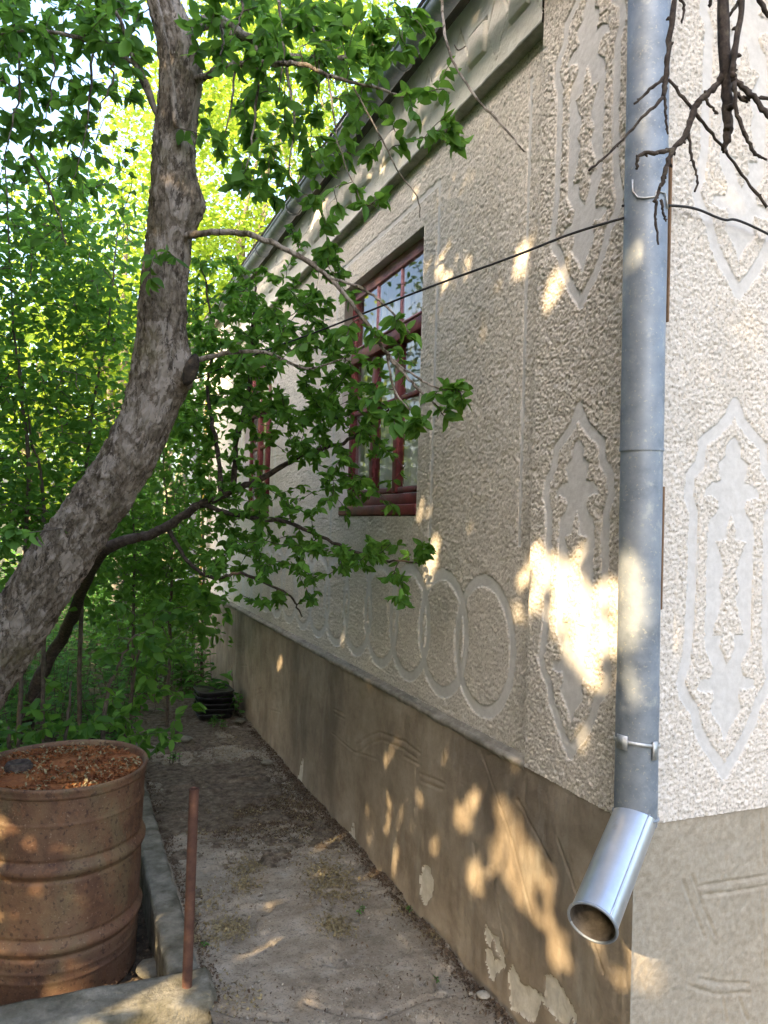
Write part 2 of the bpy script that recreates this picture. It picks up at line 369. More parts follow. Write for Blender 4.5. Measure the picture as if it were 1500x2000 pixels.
V, F = sheet(steps([KX1-.004, WX+.02], .007), np.concatenate([np.linspace(-2.0, 1.9, 40), steps([1.95, 4.2], .0085), steps([4.22, 6.6], .018)]), path_z)
tag(part('path', V, F, M['concrete']), kind='structure')
def soil_z(x, y):
    m = 1.0-np.hypot((x-.80)/.52, (y-4.35)/1.25)+1.9*(fbm(x*6, y*6, seed=15)-.5)+.9*(fbm(x*26, y*26, seed=16)-.5)
    m = np.maximum(m, 1.5*(fbm(x*7, y*7, seed=18)-.40)+(y-5.0)*1.2)
    return path_z(x, y)+np.clip((m-.28)*.03, -.014, .010)+.006*(fbm(x*45, y*45, seed=17, o=3)-.5)
V, F = sheet(steps([KX1-.002, WX+.01], .009), np.concatenate([steps([2.9, 4.6], .010), steps([4.62, 6.6], .02)]), soil_z)
tag(part('soil_cover', V, F, M['soil_path']), kind='structure')
V, F = sheet(steps([-2.6, KX0+.02], .03), steps([2.3, 9], .035), lambda x, y: -.165+.05*(fbm(x*5, y*5, seed=21)-.5)+.03*(fbm(x*18, y*18, seed=22)-.5))
tag(part('planting_bed', V, F, M['soil']), kind='structure')

def rough_block(name, a, b, st, mat, parent, amp=.006, sd=1, rnd=.007):
    """a cast block: subdivided box with worn arrises"""
    a = np.array(a, float); b = np.array(b, float); mb = MB(); d = b-a
    for ax in range(3):
        u, v = [(1, 2), (2, 0), (0, 1)][ax]
        nu = max(1, int(d[u]/st)); nv = max(1, int(d[v]/st))
        U, W = np.meshgrid(np.linspace(0, 1, nu+1), np.linspace(0, 1, nv+1), indexing='ij')
        i = np.arange(nu)[:, None]*(nv+1); j = np.arange(nv)[None]
        Q = np.stack([i+j, i+nv+1+j, i+nv+2+j, i+j+1], -1).reshape(-1, 4)
        for s in (0, 1):
            P = np.zeros((U.size, 3)); P[:, u] = U.ravel()*d[u]; P[:, v] = W.ravel()*d[v]; P[:, ax] = s*d[ax]
            P += a
            mb.add(P, Q if s else Q[:, ::-1])
    P = np.vstack(mb.v); c = (a+b)/2; hd = d/2
    q = (P-c); e = np.sort(hd-np.abs(q), axis=1)          # distances to the faces
    wear = np.clip(1-(e[:, 1])/rnd, 0, 1)**2*rnd*.7*(.5+1.2*fbm(P[:, 0]*22, P[:, 1]*22, P[:, 2]*22, seed=sd))
    nrm = np.sign(q)*(np.abs(q) > hd-1e-6)*1.0; ln = np.linalg.norm(nrm, axis=1)[:, None]+1e-9
    inn = -np.sign(q)*((hd-np.abs(q)) < rnd)
    P = P+inn*wear[:, None]+ (nrm/ln)*(amp*(fbm(P[:, 0]*16, P[:, 1]*16, P[:, 2]*16, seed=sd+3)-.5)+.005*(fbm(P[:, 0]*75, P[:, 1]*75, P[:, 2]*75, seed=sd+4, o=2)-.5))[:, None]
    mb.v = [P]
    return mb.build(name, mat, parent)
def kerb_of(y0, y1, sd, label):
    k = rough_block('concrete_kerb', (KX0, y0, -.32), (KX1, y1, .012), .012, M['kerb'], None, .01, sd)
    tag(k, label, 'kerb', 'kerb stones along the path')
kerb_of(2.50, 3.62, 2, 'mossy concrete kerb along the path, beside the rusty drum')
kerb_of(3.63, 5.0, 5, 'concrete kerb further along the path, behind the rusty drum')
blk = rough_block('concrete_edging', (-1.7, 2.30, -.40), (.455, 2.455, .035), .011, M['kerb'], None, .010, 9, .010)
tag(blk, 'pale worn concrete edging block in front of the drum, at bottom left', 'edging')

# ------------------------------------------------------------------ the house
house = thing('house', (WX, CY, 0), 'plastered grey house with relief ornaments, brown plinth and red windows', 'house')
def relief(O, ud, vd, nd, us, vs, hfun, idfun, names, mats, parent):
    """a heightfield wall split into one mesh per id; id < 0 is left open"""
    U, Vv = np.meshgrid(us, vs, indexing='ij'); idv = idfun(U, Vv); H = hfun(U, Vv, idv)
    P = np.asarray(O)+U[..., None]*np.asarray(ud)+Vv[..., None]*np.asarray(vd)+H[..., None]*np.asarray(nd)
    P = P.reshape(-1, 3); n = len(vs)
    i = np.arange(len(us)-1)[:, None]*n; j = np.arange(n-1)[None]
    Q = np.stack([i+j, i+n+j, i+n+j+1, i+j+1], -1).reshape(-1, 4)
    if np.dot(np.cross(ud, vd), nd) < 0: Q = Q[:, ::-1]
    fid = idfun((U[:-1, :-1]+U[1:, 1:])/2, (Vv[:-1, :-1]+Vv[1:, 1:])/2).ravel()
    # split every ornament or patch into its connected pieces; crumbs go back to the wall
    lab = fid.copy(); nxt = 1000
    for k in np.unique(fid):
        if k <= 0: continue
        left = set(np.flatnonzero(fid == k).tolist()); w = n-1
        while left:
            seed = left.pop(); comp = [seed]; st_q = [seed]
            while st_q:
                f = st_q.pop()
                for g in (f+1 if (f+1) % w else -9, f-1 if f % w else -9, f+w, f-w):
                    if g in left: left.discard(g); comp.append(g); st_q.append(g)
            if len(comp) < 30: lab[comp] = 0
            else: lab[comp] = nxt*1000+k; nxt += 1
    out = []
    for kk in np.unique(lab):
        if kk < 0: continue
        k = int(kk % 1000); q = Q[lab == kk]; used, inv = np.unique(q, return_inverse=True)
        nm = names(k); out.append(part(nm, P[used], [inv.reshape(-1, 4)], mats(k), parent))
    return out
def lumps(u, v, s=1.0, seed=0, amp=1.0):
    a = worley(u/.0074, v/.0068, seed); b = fbm(u/.0085, v/.0085, seed=seed+5, o=2); c = fbm(u/.05, v/.05, seed=seed+9, o=2)
    return amp*(.0062*(.55-a)+.0050*(b-.5)+.0034*(c-.5))
def edge(u, a, b, w=.006): return np.clip(np.minimum(u-a, b-u)/w, 0, 1)

US = .000515
OUT = [(0,215),(42,300),(111,360),(194,420),(206,520),(264,590),(276,680),(239,760),(240,900),(239,1100),(246,1350),(262,1480),(285,1560),(258,1630),(201,1690),(168,1790),(106,1880),(33,1960),(0,2010)]
MOT = [(0,385),(30,400),(49,430),(52,480),(101,510),(90,560),(74,600),(133,612),(172,640),(181,685),(146,672),(96,690),(85,730),(100,760),(143,800),(153,900),(149,1150),(148,1400),(92,1490),(105,1545),(175,1562),(184,1600),(133,1618),(89,1605),(77,1650),(101,1700),(38,1780),(0,1860)]
HOL = [(0,760),(25,830),(30,880),(95,892),(45,990),(35,1050),(65,1110),(38,1170),(100,1340),(38,1345),(45,1400),(0,1490)]
def medal(u, v):
    """u from axis, v downwards from the upper tip (m) -> 0 rough, 1 outline band, 2 centre motif"""
    wv = .012*(fbm(u*26, v*26, seed=31)-.5); au = np.abs(u+wv*.6); vv = v+215*US+wv*.6
    r = np.zeros(u.shape, int)
    o = [(a*US, b*US) for a, b in OUT]
    r[polydist(au, vv, o) < .0155] = 1
    m = [(-.01, 385*US)]+[(a*US, b*US) for a, b in MOT]+[(-.01, 1860*US)]
    h = [(-.01, 760*US)]+[(a*US, b*US) for a, b in HOL]+[(-.01, 1490*US)]
    r[inpoly(au, vv, m) & ~inpoly(au, vv, h)] = 2
    return r
TIP = 1.766; PER = 1.20            # upper tip of the lower medallion, vertical period
def medals(uc, sh=0.0):
    def f(u, z):
        r = np.zeros(u.shape, int)
        for k in range(3):
            m = medal(u-uc-sh*(z-1.3), TIP+PER*k-z); r = np.where((m > 0) & (r == 0), m+2*k, r)
        return r
    return f
ornname = lambda base: (lambda k: base if k == 0 else ('ornament_band' if k % 2 else 'ornament_motif'))
ornmat = lambda k: M['rough'] if k == 0 else M['smooth']
def orn_h(seed, amp=1.0):
    return lambda u, v, i: np.where(i == 0, lumps(u, v, 1, seed, amp), -.0024+.0009*(fbm(u*120, v*120, seed=seed, o=2)-.5)+.0015*(fbm(u*18, v*18, seed=seed+2, o=2)-.5))
# side pilaster (faces -X) and front pilaster (faces -Y)
relief((WX, 0, 0), (0, 1, 0), (0, 0, 1), (-1, 0, 0), steps([CY, YP], .0031), steps([ZP, ZT], .0033),
       lambda u, v, i: orn_h(41, 1.1)(u, v, i)*edge(u, CY, YP), medals((CY+YP)/2+.02), ornname('side_pilaster'), ornmat, house)
FXC = 1.531
relief((0, CY, 0), (1, 0, 0), (0, 0, 1), (0, -1, 0), np.concatenate([steps([WX, 1.86], .0031), steps([1.864, 3.4], .012)]), steps([ZP, ZT], .0033),
       lambda u, v, i: orn_h(57)(u, v, i)*edge(u, WX, 9), medals(FXC, .012), ornname('front_wall'), ornmat, house)
part('pilaster_return', [(WX, YP, ZP), (PX_+.02, YP, ZP), (PX_+.02, YP, ZT), (WX, YP, ZT)], [[(0, 1, 2, 3)]], M['rough'], house, False)
# far pilaster and end wall
relief((WX, 0, 0), (0, 1, 0), (0, 0, 1), (-1, 0, 0), steps([YE-.45, YE], .03), steps([ZP, ZT], .012), lambda u, v, i: lumps(u, v, 1, 77), lambda u, v: np.zeros(u.shape, int), lambda k: 'side_pilaster', ornmat, house)
part('end_wall', [(WX, YE, -.4), (6.5, YE, -.4), (6.5, YE, ZT), (WX, YE, ZT)], [[(3, 2, 1, 0)]], M['rough'], house, False)
part('pilaster_return', [(WX, YE-.45, ZP), (PX_+.02, YE-.45, ZP), (PX_+.02, YE-.45, ZT), (WX, YE-.45, ZT)], [[(3, 2, 1, 0)]], M['rough'], house, False)
# recessed wall panel with window openings, bands round the windows and the chain of rings
WIN = [(2.79, 3.745, 1.475, 2.645), (5.24, 6.12, 1.475, 2.645)]
RINGS = [(2.235+.302*k, 1.045) for k in range(17)]
def panel_id(u, z):
    r = np.zeros(u.shape, int)
    wob = .004*(fbm(u*30, z*30, seed=61)-.5)
    for k, (yc, zc) in enumerate(RINGS):
        rad = np.hypot((u-yc)/.185, (z-zc)/.215); d = np.abs(rad-1+wob*4)*.19
        r = np.where((d < .0195) & (r == 0), 10+k, r)
    for k, (a, b, c, d) in enumerate(WIN):
        dx = np.maximum(np.maximum(a-u, u-b), np.maximum(c-.9-z, z-d))
        band = (np.abs(dx-.125+wob) < .013) & (z > c-.28)
        r = np.where(band, 1+k, r)
        r = np.where((u > a) & (u < b) & (z > c) & (z < d), -1, r)
    band = (np.abs(u-(YP+.115)+wob) < .010) & (z > 1.38) & (z < ZF-.10)
    r = np.where(band, 5, r)
    return r
yb = [YP, 2.1, 2.4, 2.79, 3.1, 3.45, 3.745, 4.2, 4.7, 5.24, 5.7, 6.12, 7.0, YE-.45]
relief((PX_, 0, 0), (0, 1, 0), (0, 0, 1), (-1, 0, 0), steps(yb, lambda y: min(.016, .0036*(y/1.9)**2)), steps([ZP-.02, 1.475, 2.645, ZF+.01], .0046), orn_h(71), panel_id,
       lambda k: 'side_wall' if k == 0 else ('ring_ornament' if k >= 10 else 'plaster_band'), ornmat, house)
# frieze with incised squares, its underside
def frieze_h(u, z, i):
    p = .265; t = (u-YP) % p; zc = (ZF+ZT)/2-.02
    sq = np.abs(np.maximum(np.abs(t-p/2), np.abs(z-zc))-.058)
    zz = np.abs(((u-YP)/p*2) % 2-1)*(.26)-.13
    zig = np.abs(z-zc-zz)*.62
    zig2 = np.abs(z-zc+zz)*.62
    g = np.minimum(sq, np.where(np.abs(t-p/2) > .07, np.minimum(zig, zig2*9), 1))
    return -.0120*np.exp(-(g/.0058)**4)+.0085*(np.maximum(np.abs(t-p/2), np.abs(z-zc)) < .056)+.003*(fbm(u*9, z*9, seed=81)-.5)+.0016*(fbm(u*110, z*110, seed=83, o=2)-.5)
relief((WX-.006, 0, 0), (0, 1, 0), (0, 0, 1), (-1, 0, 0), steps([YP, 2.6, 3.2, 4.2, 5.2, YE-.45], lambda y: .0034 if y < 2.6 else (.0045 if y < 3.2 else (.007 if y < 4.5 else .012))), steps([ZF, ZT], .0030), frieze_h, lambda u, v: np.zeros(u.shape, int), lambda k: 'frieze', lambda k: M['frieze'], house)
def strip(name, prof, y0, y1, mat, st=.012, amp=.003, sd=0):
    """extrude an (x,z) profile along the wall with uneven edges"""
    ys = steps([y0, y1], st); pr = np.array(prof); n = len(pr)
    V = np.zeros((len(ys), n, 3)); V[..., 0] = pr[:, 0]; V[..., 2] = pr[:, 1]; V[..., 1] = ys[:, None]
    k = np.arange(n)[None]*1.7
    V[..., 0] += amp*(fbm(ys[:, None]*24, k*3, seed=sd)-.5)*2; V[..., 2] += amp*(fbm(ys[:, None]*24, k*3+9, seed=sd)-.5)*2
    i = np.arange(len(ys)-1)[:, None]*n; j = np.arange(n-1)[None]
    return part(name, V.reshape(-1, 3), [np.stack([i+j, i+j+1, i+n+j+1, i+n+j], -1).reshape(-1, 4)], mat, house)
strip('frieze_underside', [(WX-.006, ZF+.003), (WX-.009, ZF-.002), (WX-.006, ZF-.008), (PX_+.012, ZF-.012)], YP-.002, YE-.45, M['trim'], sd=91)
strip('plinth_ledge', [(WX-.001, ZP-.012), (WX-.007, ZP-.002), (WX-.006, ZP+.008), (WX+.006, ZP+.013), (WX+.016, ZP+.006), (WX+.022, ZP+.014), (PX_+.015, ZP+.020)], YP-.004, YE-.45, M['ledge'], .008, .004, 93)
# plinths with scratched joints
def pxl(lst, ax, v, k): return [[tuple(hit(x, y, ax, v)[k]) for x, y in c] for c in lst]
GS = pxl([[(650,1432),(690,1468),(735,1482)], [(697,1455),(722,1436),(742,1430),(790,1448),(822,1472)], [(700,1470),(725,1452),(745,1444),(788,1462),(815,1482)], [(790,1478),(818,1492)], [(756,1360),(752,1560)], [(815,1398),(812,1530)], [(862,1430),(874,1600)], [(820,1510),(868,1530)], [(822,1525),(866,1543)],
          [(652,1384),(674,1396)], [(652,1392),(674,1404)], [(600,1270),(590,1400)], [(545,1300),(530,1390)], [(552,1300),(540,1392)], [(525,1385),(548,1392)], [(498,1295),(488,1345)], [(515,1270),(500,1310)], [(520,1275),(530,1292)],
          [(470,1250),(462,1300)], [(478,1248),(470,1296)], [(440,1225),(434,1270)], [(500,1240),(494,1272)], [(540,1225),(536,1290)], [(470,1300),(482,1300)], [(498,1350),(512,1344)], [(500,1358),(514,1352)], [(620,1345),(630,1362),(640,1350)],
          [(940,1470),(1000,1640),(1040,1790)], [(1010,1560),(1075,1680)], [(905,1500),(930,1680)], [(1090,1640),(1180,1900)], [(960,1700),(990,1860)]], 0, WX, slice(1, 3))
PEEL = [(hit(x, y, 0, WX)[1:], r) for x, y, r in [(826,1722,.05), (838,1735,.035), (955,1868,.06), (975,1885,.05), (998,1900,.05), (1040,1965,.07), (1090,1985,.07), (665,1610,.05), (690,1640,.05), (590,1515,.06), (480,1405,.08), (1150,2010,.08), (672,1548,.02), (680,1560,.02)]]
def pl_id(u, z):
    r = np.zeros(u.shape, int); nz = fbm(u*15, z*11, seed=97, o=3)
    for k, (c, rad) in enumerate(PEEL):
        d = np.hypot((u-c[0])*.8, (z-c[1])*.62)/rad+(nz-.5)*2.6
        r = np.where((d < .36), k+1, r)
    return r
def pl_h(u, z, i):
    h = .010*(fbm(u*2.5, z*2.5, seed=98)-.5)+.004*(fbm(u*16, z*16, seed=99)-.5)+.0016*(fbm(u*90, z*90, seed=100, o=2)-.5)
    h = h+.0016*(fbm(u*55, z*6, seed=102, o=2)-.5)*2
    wob = .006*(fbm(u*18, z*18, seed=101)-.5)
    for c in GS: h = h-.0036*np.exp(-(polydist(u+wob, z+wob, c)/.0036)**2)+.0009*np.exp(-((polydist(u+wob, z+wob, c)-.009)/.004)**2)
    h = h+np.where(i > 0, -.004, 0)+.03*np.clip((.10-z)/.25, 0, 1)*(fbm(u*7, z*7, seed=103))
    return h*edge(u, CY, 99, .01)*np.clip((ZP-z)/.01, 0, 1)
relief((WX, 0, 0), (0, 1, 0), (0, 0, 1), (-1, 0, 0), steps([CY, 1.7, 2.2, 2.8, 3.6, 4.6, YE], lambda y: min(.02, .0040*(y/1.6)**1.6)), steps([-.35, -.02, ZP], .0052), pl_h, pl_id, lambda k: 'side_plinth' if k == 0 else 'peeled_patch', lambda k: M['plinth'] if k == 0 else M['peel'], house)
GF = pxl([[(1336,1722),(1352,1770),(1378,1832)], [(1352,1710),(1372,1765),(1400,1832)], [(1366,1732),(1430,1722),(1500,1712)], [(1374,1750),(1440,1742),(1500,1732)], [(1345,1925),(1400,1944),(1465,1940)], [(1366,1912),(1410,1922),(1462,1922)], [(1488,1590),(1497,1690)], [(1412,1950),(1420,1995)], [(1444,1948),(1462,1995)], [(1490,1740),(1498,1900)]], 1, CY, [0, 2])
def pf_h(u, z, i):
    h = .006*(fbm(u*4, z*4, seed=111)-.5)+.0034*(fbm(u*130, z*130, seed=112, o=2)-.5)+.0035*(fbm(u*30, z*30, seed=113, o=2)-.5)
    for c in GF: h = h-.0036*np.exp(-(polydist(u+.004*(fbm(u*20,z*20,seed=119)-.5), z, c)/.0034)**2)+.0010*np.exp(-((polydist(u, z, c)-.0085)/.004)**2)
    return (h-.004)*edge(u, WX, 99, .008)
relief((0, CY, 0), (1, 0, 0), (0, 0, 1), (0, -1, 0), np.concatenate([steps([WX, 1.86], .0042), steps([1.865, 3.4], .02)]), steps([-.35, .2, ZP], .0045), pf_h, lambda u, v: np.zeros(u.shape, int), lambda k: 'front_plinth', lambda k: M['plinth_front'], house)
# body behind, roof
MB().box((1.95, CY+.25, -.4), (6.4, YE-.1, ZT)).build('inner_core', M['room'], house, False)
MB().box((1.13, CY-.15, ZT-.002), (6.7, YE+.15, ZT+.010)).build('soffit', M['soffit'], house, False)
rb = MB(); z0 = ZT+.012
rb.add([(1.095, CY-.30, z0), (6.9, CY-.30, z0), (6.9, YE+.25, z0), (1.095, YE+.25, z0), (3.9, 4.2, z0+1.9), (3.9, 5.3, z0+1.9), (1.095, CY-.30, z0-.03+.029), (6.9, CY-.30, z0-.001), (6.9, YE+.25, z0-.001), (1.095, YE+.25, z0-.03+.029)],
       [(1, 2, 5, 4), (3, 0, 4, 5), (6, 9, 8, 7), (0, 1, 7, 6), (1, 2, 8, 7), (2, 3, 9, 8), (3, 0, 6, 9)], [(0, 1, 4), (2, 3, 5)])
rb.build('roof', M['roof'], house, False)

# windows
def window(a, b, c, d, big):
    w = thing('dummy', (0, 0, 0), None, None); bpy.data.objects.remove(w)
    dep = .042; fx = PX_+dep
    rv = MB(); x0, x1 = PX_-.002, fx+.06
    rv.add([(x0, a, c), (x1, a, c), (x1, a, d), (x0, a, d), (x0, b, c), (x1, b, c), (x1, b, d), (x0, b, d)], [(0, 1, 2, 3), (7, 6, 5, 4), (3, 2, 6, 7), (4, 5, 1, 0)])
    win = rv.build('window', M['smooth'], house, False)
    def bar(y0, y1, z0, z1, xo=0.0, th=.04, mat='red', nm='frame'):
        bevelbox(nm, (fx-xo, y0, z0), (fx-xo+th, y1, z1), M[mat], win, .005)
    # outer frame
    zt = d-.37 if big else d-.36
    bar(a+.001, b-.001, d-.062, d-.002, 0, mat='pink'); bar(a+.001, b-.001, c+.052, c+.10, .004, .055)
    bar(a+.001, a+.05, c+.102, d-.064); bar(b-.05, b-.001, c+.102, d-.064)
    bar(a+.052, b-.052, zt-.03, zt+.03, .020, .060, nm='transom')
    bar(a+.052, b-.052, zt+.031, zt+.042, .026, .03, mat='pink', nm='transom')
    bevelbox('sill', (PX_-.006, a+.003, c+.004), (fx+.05, b-.003, c+.050), M['red'], win, .006)
    ws = (b-a-.104)/3
    for k in (1, 2):
        y = a+.052+ws*k
        bar(y-.008, y+.008, zt+.044, d-.064, -.004, .02, mat='pink', nm='muntin')
        bar(y-.024, y+.024, c+.102, zt-.032, .004, .04, nm='mullion')
    for k in range(3):
        y0 = a+.052+ws*k; y1 = y0+ws
        part('pane', *pane(fx+.010, y0, y1, zt+.03, d-.06), M['glass'], win, False)
        part('pane', *pane(fx+.013, y0+.01, y1-.01, c+.10, zt-.03), M['glass'], win, False)
        zz = c+.10+(zt-.03-c-.10)*.63
        bar(y0+(.026 if k else .002), y1-(.026 if k < 2 else .002), zz-.012, zz+.012, -.004, .026, nm='muntin')
        bar(y0+(.026 if k else .002), y1-(.026 if k < 2 else .002), c+.104, c+.130, -.002, .03, nm='sash_rail')
    return fx
def pane(x, y0, y1, z0, z1):
    e = RNG.normal(0, .0012, 4)
    return [(x+e[0], y0, z0), (x+e[1], y1, z0), (x+e[2], y1, z1), (x+e[3], y0, z1)], [np.array([(0, 3, 2, 1)])]
for k, (a, b, c, d) in enumerate(WIN):
    fx = window(a, b, c, d, k == 0)
    ysn = np.linspace(a-.1, b+.1, 240); zsn = np.linspace(c-.05, d+.1, 10)
    Y, Z = np.meshgrid(ysn, zsn, indexing='ij')
    X = fx+.095+.022*np.sin(Y*62+2.0*np.sin(Y*9+k))+.010*np.sin(Y*143+1)+.006*np.sin(Z*4+Y*20)
    n = len(zsn); i = np.arange(len(ysn)-1)[:, None]*n; j = np.arange(n-1)[None]
    o = part('net_curtain', np.stack([X, Y, Z], -1).reshape(-1, 3), [np.stack([i+j, i+n+j, i+n+j+1, i+j+1], -1).reshape(-1, 4)], M['curtain'])
    tag(o, ['white net curtain hanging in folds behind the near red window', 'white net curtain behind the far red window, seen through leaves'][k], 'curtain', 'net curtains')

# ------------------------------------------------------------------ gutter, downpipes, cables
GX, GZ, GR = 1.10, 3.20, .043
gut = thing('roof_gutter', (GX, CY, GZ), 'half-round zinc gutter running under the eaves of the house', 'gutter')
def gutter_seg(y0, y1, dr=0.0):
    th = np.linspace(math.pi, 2*math.pi, 15); ys = np.linspace(y0, y1, 30)
    prof = [(GX+(GR+dr)*math.cos(t), GZ+(GR+dr)*math.sin(t)) for t in th]+[(GX+(GR+dr-.003)*math.cos(t), GZ+(GR+dr-.003)*math.sin(t)) for t in th[::-1]]
    pr = np.array(prof); n = len(pr); V = np.zeros((len(ys), n, 3)); V[..., 0] = pr[:, 0]; V[..., 2] = pr[:, 1]; V[..., 1] = ys[:, None]
    V[..., 2] += (.004*np.sin(ys*2.1))[:, None]
    i = np.arange(len(ys)-1)[:, None]*n; j = np.arange(n)[None]; k = (j+1) % n
    part('gutter_length', V.reshape(-1, 3), [np.stack([i+j, i+k, i+n+k, i+n+j], -1).reshape(-1, 4)], M['zinc'], gut)
    MB().tube([(GX+GR*-1, y0, GZ), (GX-GR, y1, GZ)], .007, 8).build('rolled_edge', M['zinc'], gut)
for a, b in ((CY-.25, 3.0), (2.99, 4.9), (4.88, 6.7), (6.68, YE+.1)): gutter_seg(a, b, .001 if a > 4 else 0)
for y in np.arange(1.9, 8, .75):
    th = np.linspace(math.pi*.98, 2.05*math.pi, 12)
    MB().tube([(GX+(GR+.004)*math.cos(t), y, GZ+(GR+.004)*math.sin(t)) for t in th], .005, 6).build('gutter_bracket', M['zinc'], gut)

# near downpipe: stands just off the corner
PT = at(1268, 0, 1.78); PB = at(1241, 1602, 1.79)
PC = np.array([(PT[0]+PB[0])/2, (PT[1]+PB[1])/2]); PRAD = .0475
dp = thing('downpipe', (PB[0], PB[1], 0), 'big galvanised downpipe on the near house corner with angled outlet', 'downpipe')
def pz(z):
    t = (z-PB[2])/(PT[2]-PB[2]); return PB+(PT-PB)*t
ztop = 3.02
zj = [PB[2]-.005]+[hit(1245, y, 1, PC[1])[2] for y in (1350, 880, 300)]+[ztop]
for k in range(4):
    z0, z1 = zj[k], zj[k+1]+(.012 if k < 3 else 0); r = PRAD*(1.0 if k % 2 else 1.022)
    P = [pz(z) for z in np.linspace(z0, z1, 24)]
    sec = MB().tube(P, r*(1+.006*np.sin(np.linspace(0, 9, 24)+k)), 40, False).build('pipe_section', M['zinc'], dp)
    # lock seam running down the back-left
    a = math.radians(60+20*k)
    MB().tube([p+np.array([math.cos(a), math.sin(a), 0])*r for p in P], .003, 6).build('seam', M['zinc'], sec)
    if k: MB().tube([pz(z0-.001), pz(z0+.006)], r*1.025, 40, False).build('joint_rim', M['zinc'], sec)
S = PB+np.array([0, 0, .01]); Eo = at(1157, 1802, 1.545); Eo = S+(Eo-S)
axis = (Eo-S)/np.linalg.norm(Eo-S)
P = [S-axis*.012]+[S+(Eo-S)*t for t in np.linspace(.03, 1, 14)]
out_ = MB().tube(P, .0485, 44, False).build('outlet', M['zinc_new'], dp)
MB().tube(P[1:], .0465, 44, False).build('outlet_lining', M['zinc_in'], out_)
def ring(c, ax, R, r, n=44):
    ax = ax/np.linalg.norm(ax); A = np.cross(ax, [0, .3, 1]); A /= np.linalg.norm(A); B = np.cross(ax, A)
    th = np.linspace(0, 2*math.pi, n+1)
    return [c+R*(A*math.cos(t)+B*math.sin(t)) for t in th], r
p_, r_ = ring(Eo, axis, .0495, .0032); MB().tube(p_, r_, 8).build('outlet_rim', M['zinc'], out_)
A = np.cross(axis, [0, .3, 1]); A /= np.linalg.norm(A); Bv = np.cross(axis, A)
tv = -CF; sd = np.array([tv@A, tv@Bv]); sa = math.atan2(sd[1], sd[0])+.15
MB().tube([p+(A*math.cos(sa)+Bv*math.sin(sa))*.0485 for p in P[1:]], .0026, 6).build('seam', M['zinc_new'], out_)
p_, r_ = ring(S+np.array([0, 0, .004]), np.array([0.1, 0, 1.0]), PRAD*1.05, .0035); MB().tube(p_, r_, 8).build('outlet_collar', M['zinc'], dp)
# the swan neck up to the gutter
gpt = np.array([GX, CY-.16, GZ-.05]); q = pz(ztop)
MB().tube(spline([q-np.array([0, 0, .04]), q+np.array([0, 0, .02]), q*.45+gpt*.55, gpt, gpt+np.array([0, 0, .05])], 8), PRAD*1.02, 32, False).build('swan_neck', M['zinc'], dp)
# lower strap with turned-out ends, upper wire loop
zs = hit(1241, 1452, 1, PC[1])[2]; c = pz(zs)
def strap(z, h, rr):
    c = pz(z); mb = MB(); th = np.linspace(math.radians(20), math.radians(380), 60)
    V = []
    for t in th:
        tilt = .007*math.cos(t-math.radians(200))
        for zz in (-h, h): V.append(c+np.array([rr*math.cos(t), rr*math.sin(t), zz+tilt]))
    mb.add(V, [(2*k, 2*k+2, 2*k+3, 2*k+1) for k in range(59)]); return mb
st = strap(zs, .0045, PRAD+.0045).build('pipe_clamp', M['steel'], dp)
st.modifiers.new('solid', 'SOLIDIFY').thickness = .002
dirc = lambda px: (lambda a: np.array([math.cos(a), math.sin(a), 0]))(px)
camdir = math.atan2(-PC[1], -PC[0])
for da, w, h, dz in ((-.86, .012, .042, -.008), (.66, .024, .032, .005)):
    a = camdir-da; n_ = np.array([math.cos(a), math.sin(a), 0]); t_ = np.array([-math.sin(a), math.cos(a), 0])
    V = []
    for s in (-1, 1):
        for zz in (-h/2, h/2):
            for o_ in (.003, .0065): V.append(c+n_*(PRAD+o_)+t_*s*w/2*1.2+np.array([0, 0, zz+dz]))
    MB().add(V, [(0, 2, 3, 1), (4, 5, 7, 6), (0, 1, 5, 4), (2, 6, 7, 3), (0, 4, 6, 2), (1, 3, 7, 5)]).build('clamp_lug', M['steel'], st, False)
zw = hit(1250, 402, 1, PC[1])[2]; cw = pz(zw)
def around(da, dz, r=PRAD+.004): a = camdir-da; return cw+np.array([math.cos(a)*r, math.sin(a)*r, dz])
MB().tube([around(-1.15, -.022), around(-1.08, -.006), around(-.95, .010), around(-.85, .011), around(-.45, .011), around(-.42, -.002), around(.05, -.004), around(.35, .0), around(.6, .018), around(.62, .045)], .0022, 6).build('tie_wire', M['steel'], dp)
# thin laths behind the pipe
for x, y0, y1, w in ((1302, 300, 630, .004), (1289, 950, 1190, .004)):
    a = hit(x, y1, 1, CY-.012); b = hit(x, y0, 1, CY-.012)
    bevelbox('packing_lath', (a[0]-w, CY-.02, a[2]), (a[0]+w*.3, CY-.004, b[2]), M['wood'], dp, .002)

# far downpipe and yellow gas pipe at the far corner
fx_, fy_ = 1.17, YE-.03
fd = thing('downpipe', (fx_, fy_, 0), 'slim far downpipe at the back corner, ending in a kicked-out elbow', 'downpipe')
ze = hit(380, 1128, 1, fy_)[2]
MB().tube(spline([(GX, YE+.02, GZ-.04), (GX, YE+.02, GZ-.12), (fx_-.02, fy_, GZ-.3), (fx_, fy_, GZ-.42)], 6), .045, 20, False).build('swan_neck', M['zinc_new'], fd)
MB().tube([(fx_, fy_, GZ-.40), (fx_, fy_, ze)], .046, 20, False).build('pipe_section', M['zinc'], fd)
MB().tube([(fx_, fy_, ze+.01), (fx_-.19, fy_-.06, ze-.10)], .048, 20, False).build('outlet', M['zinc'], fd)
p_, r_ = ring(np.array([fx_-.19, fy_-.06, ze-.10]), np.array([-.19, -.06, -.10]), .05, .006, 20); MB().tube(p_, r_, 6).build('outlet_rim', M['zinc_new'], fd)
gy = 7.55; zg = hit(398, 1145, 1, gy)[2]
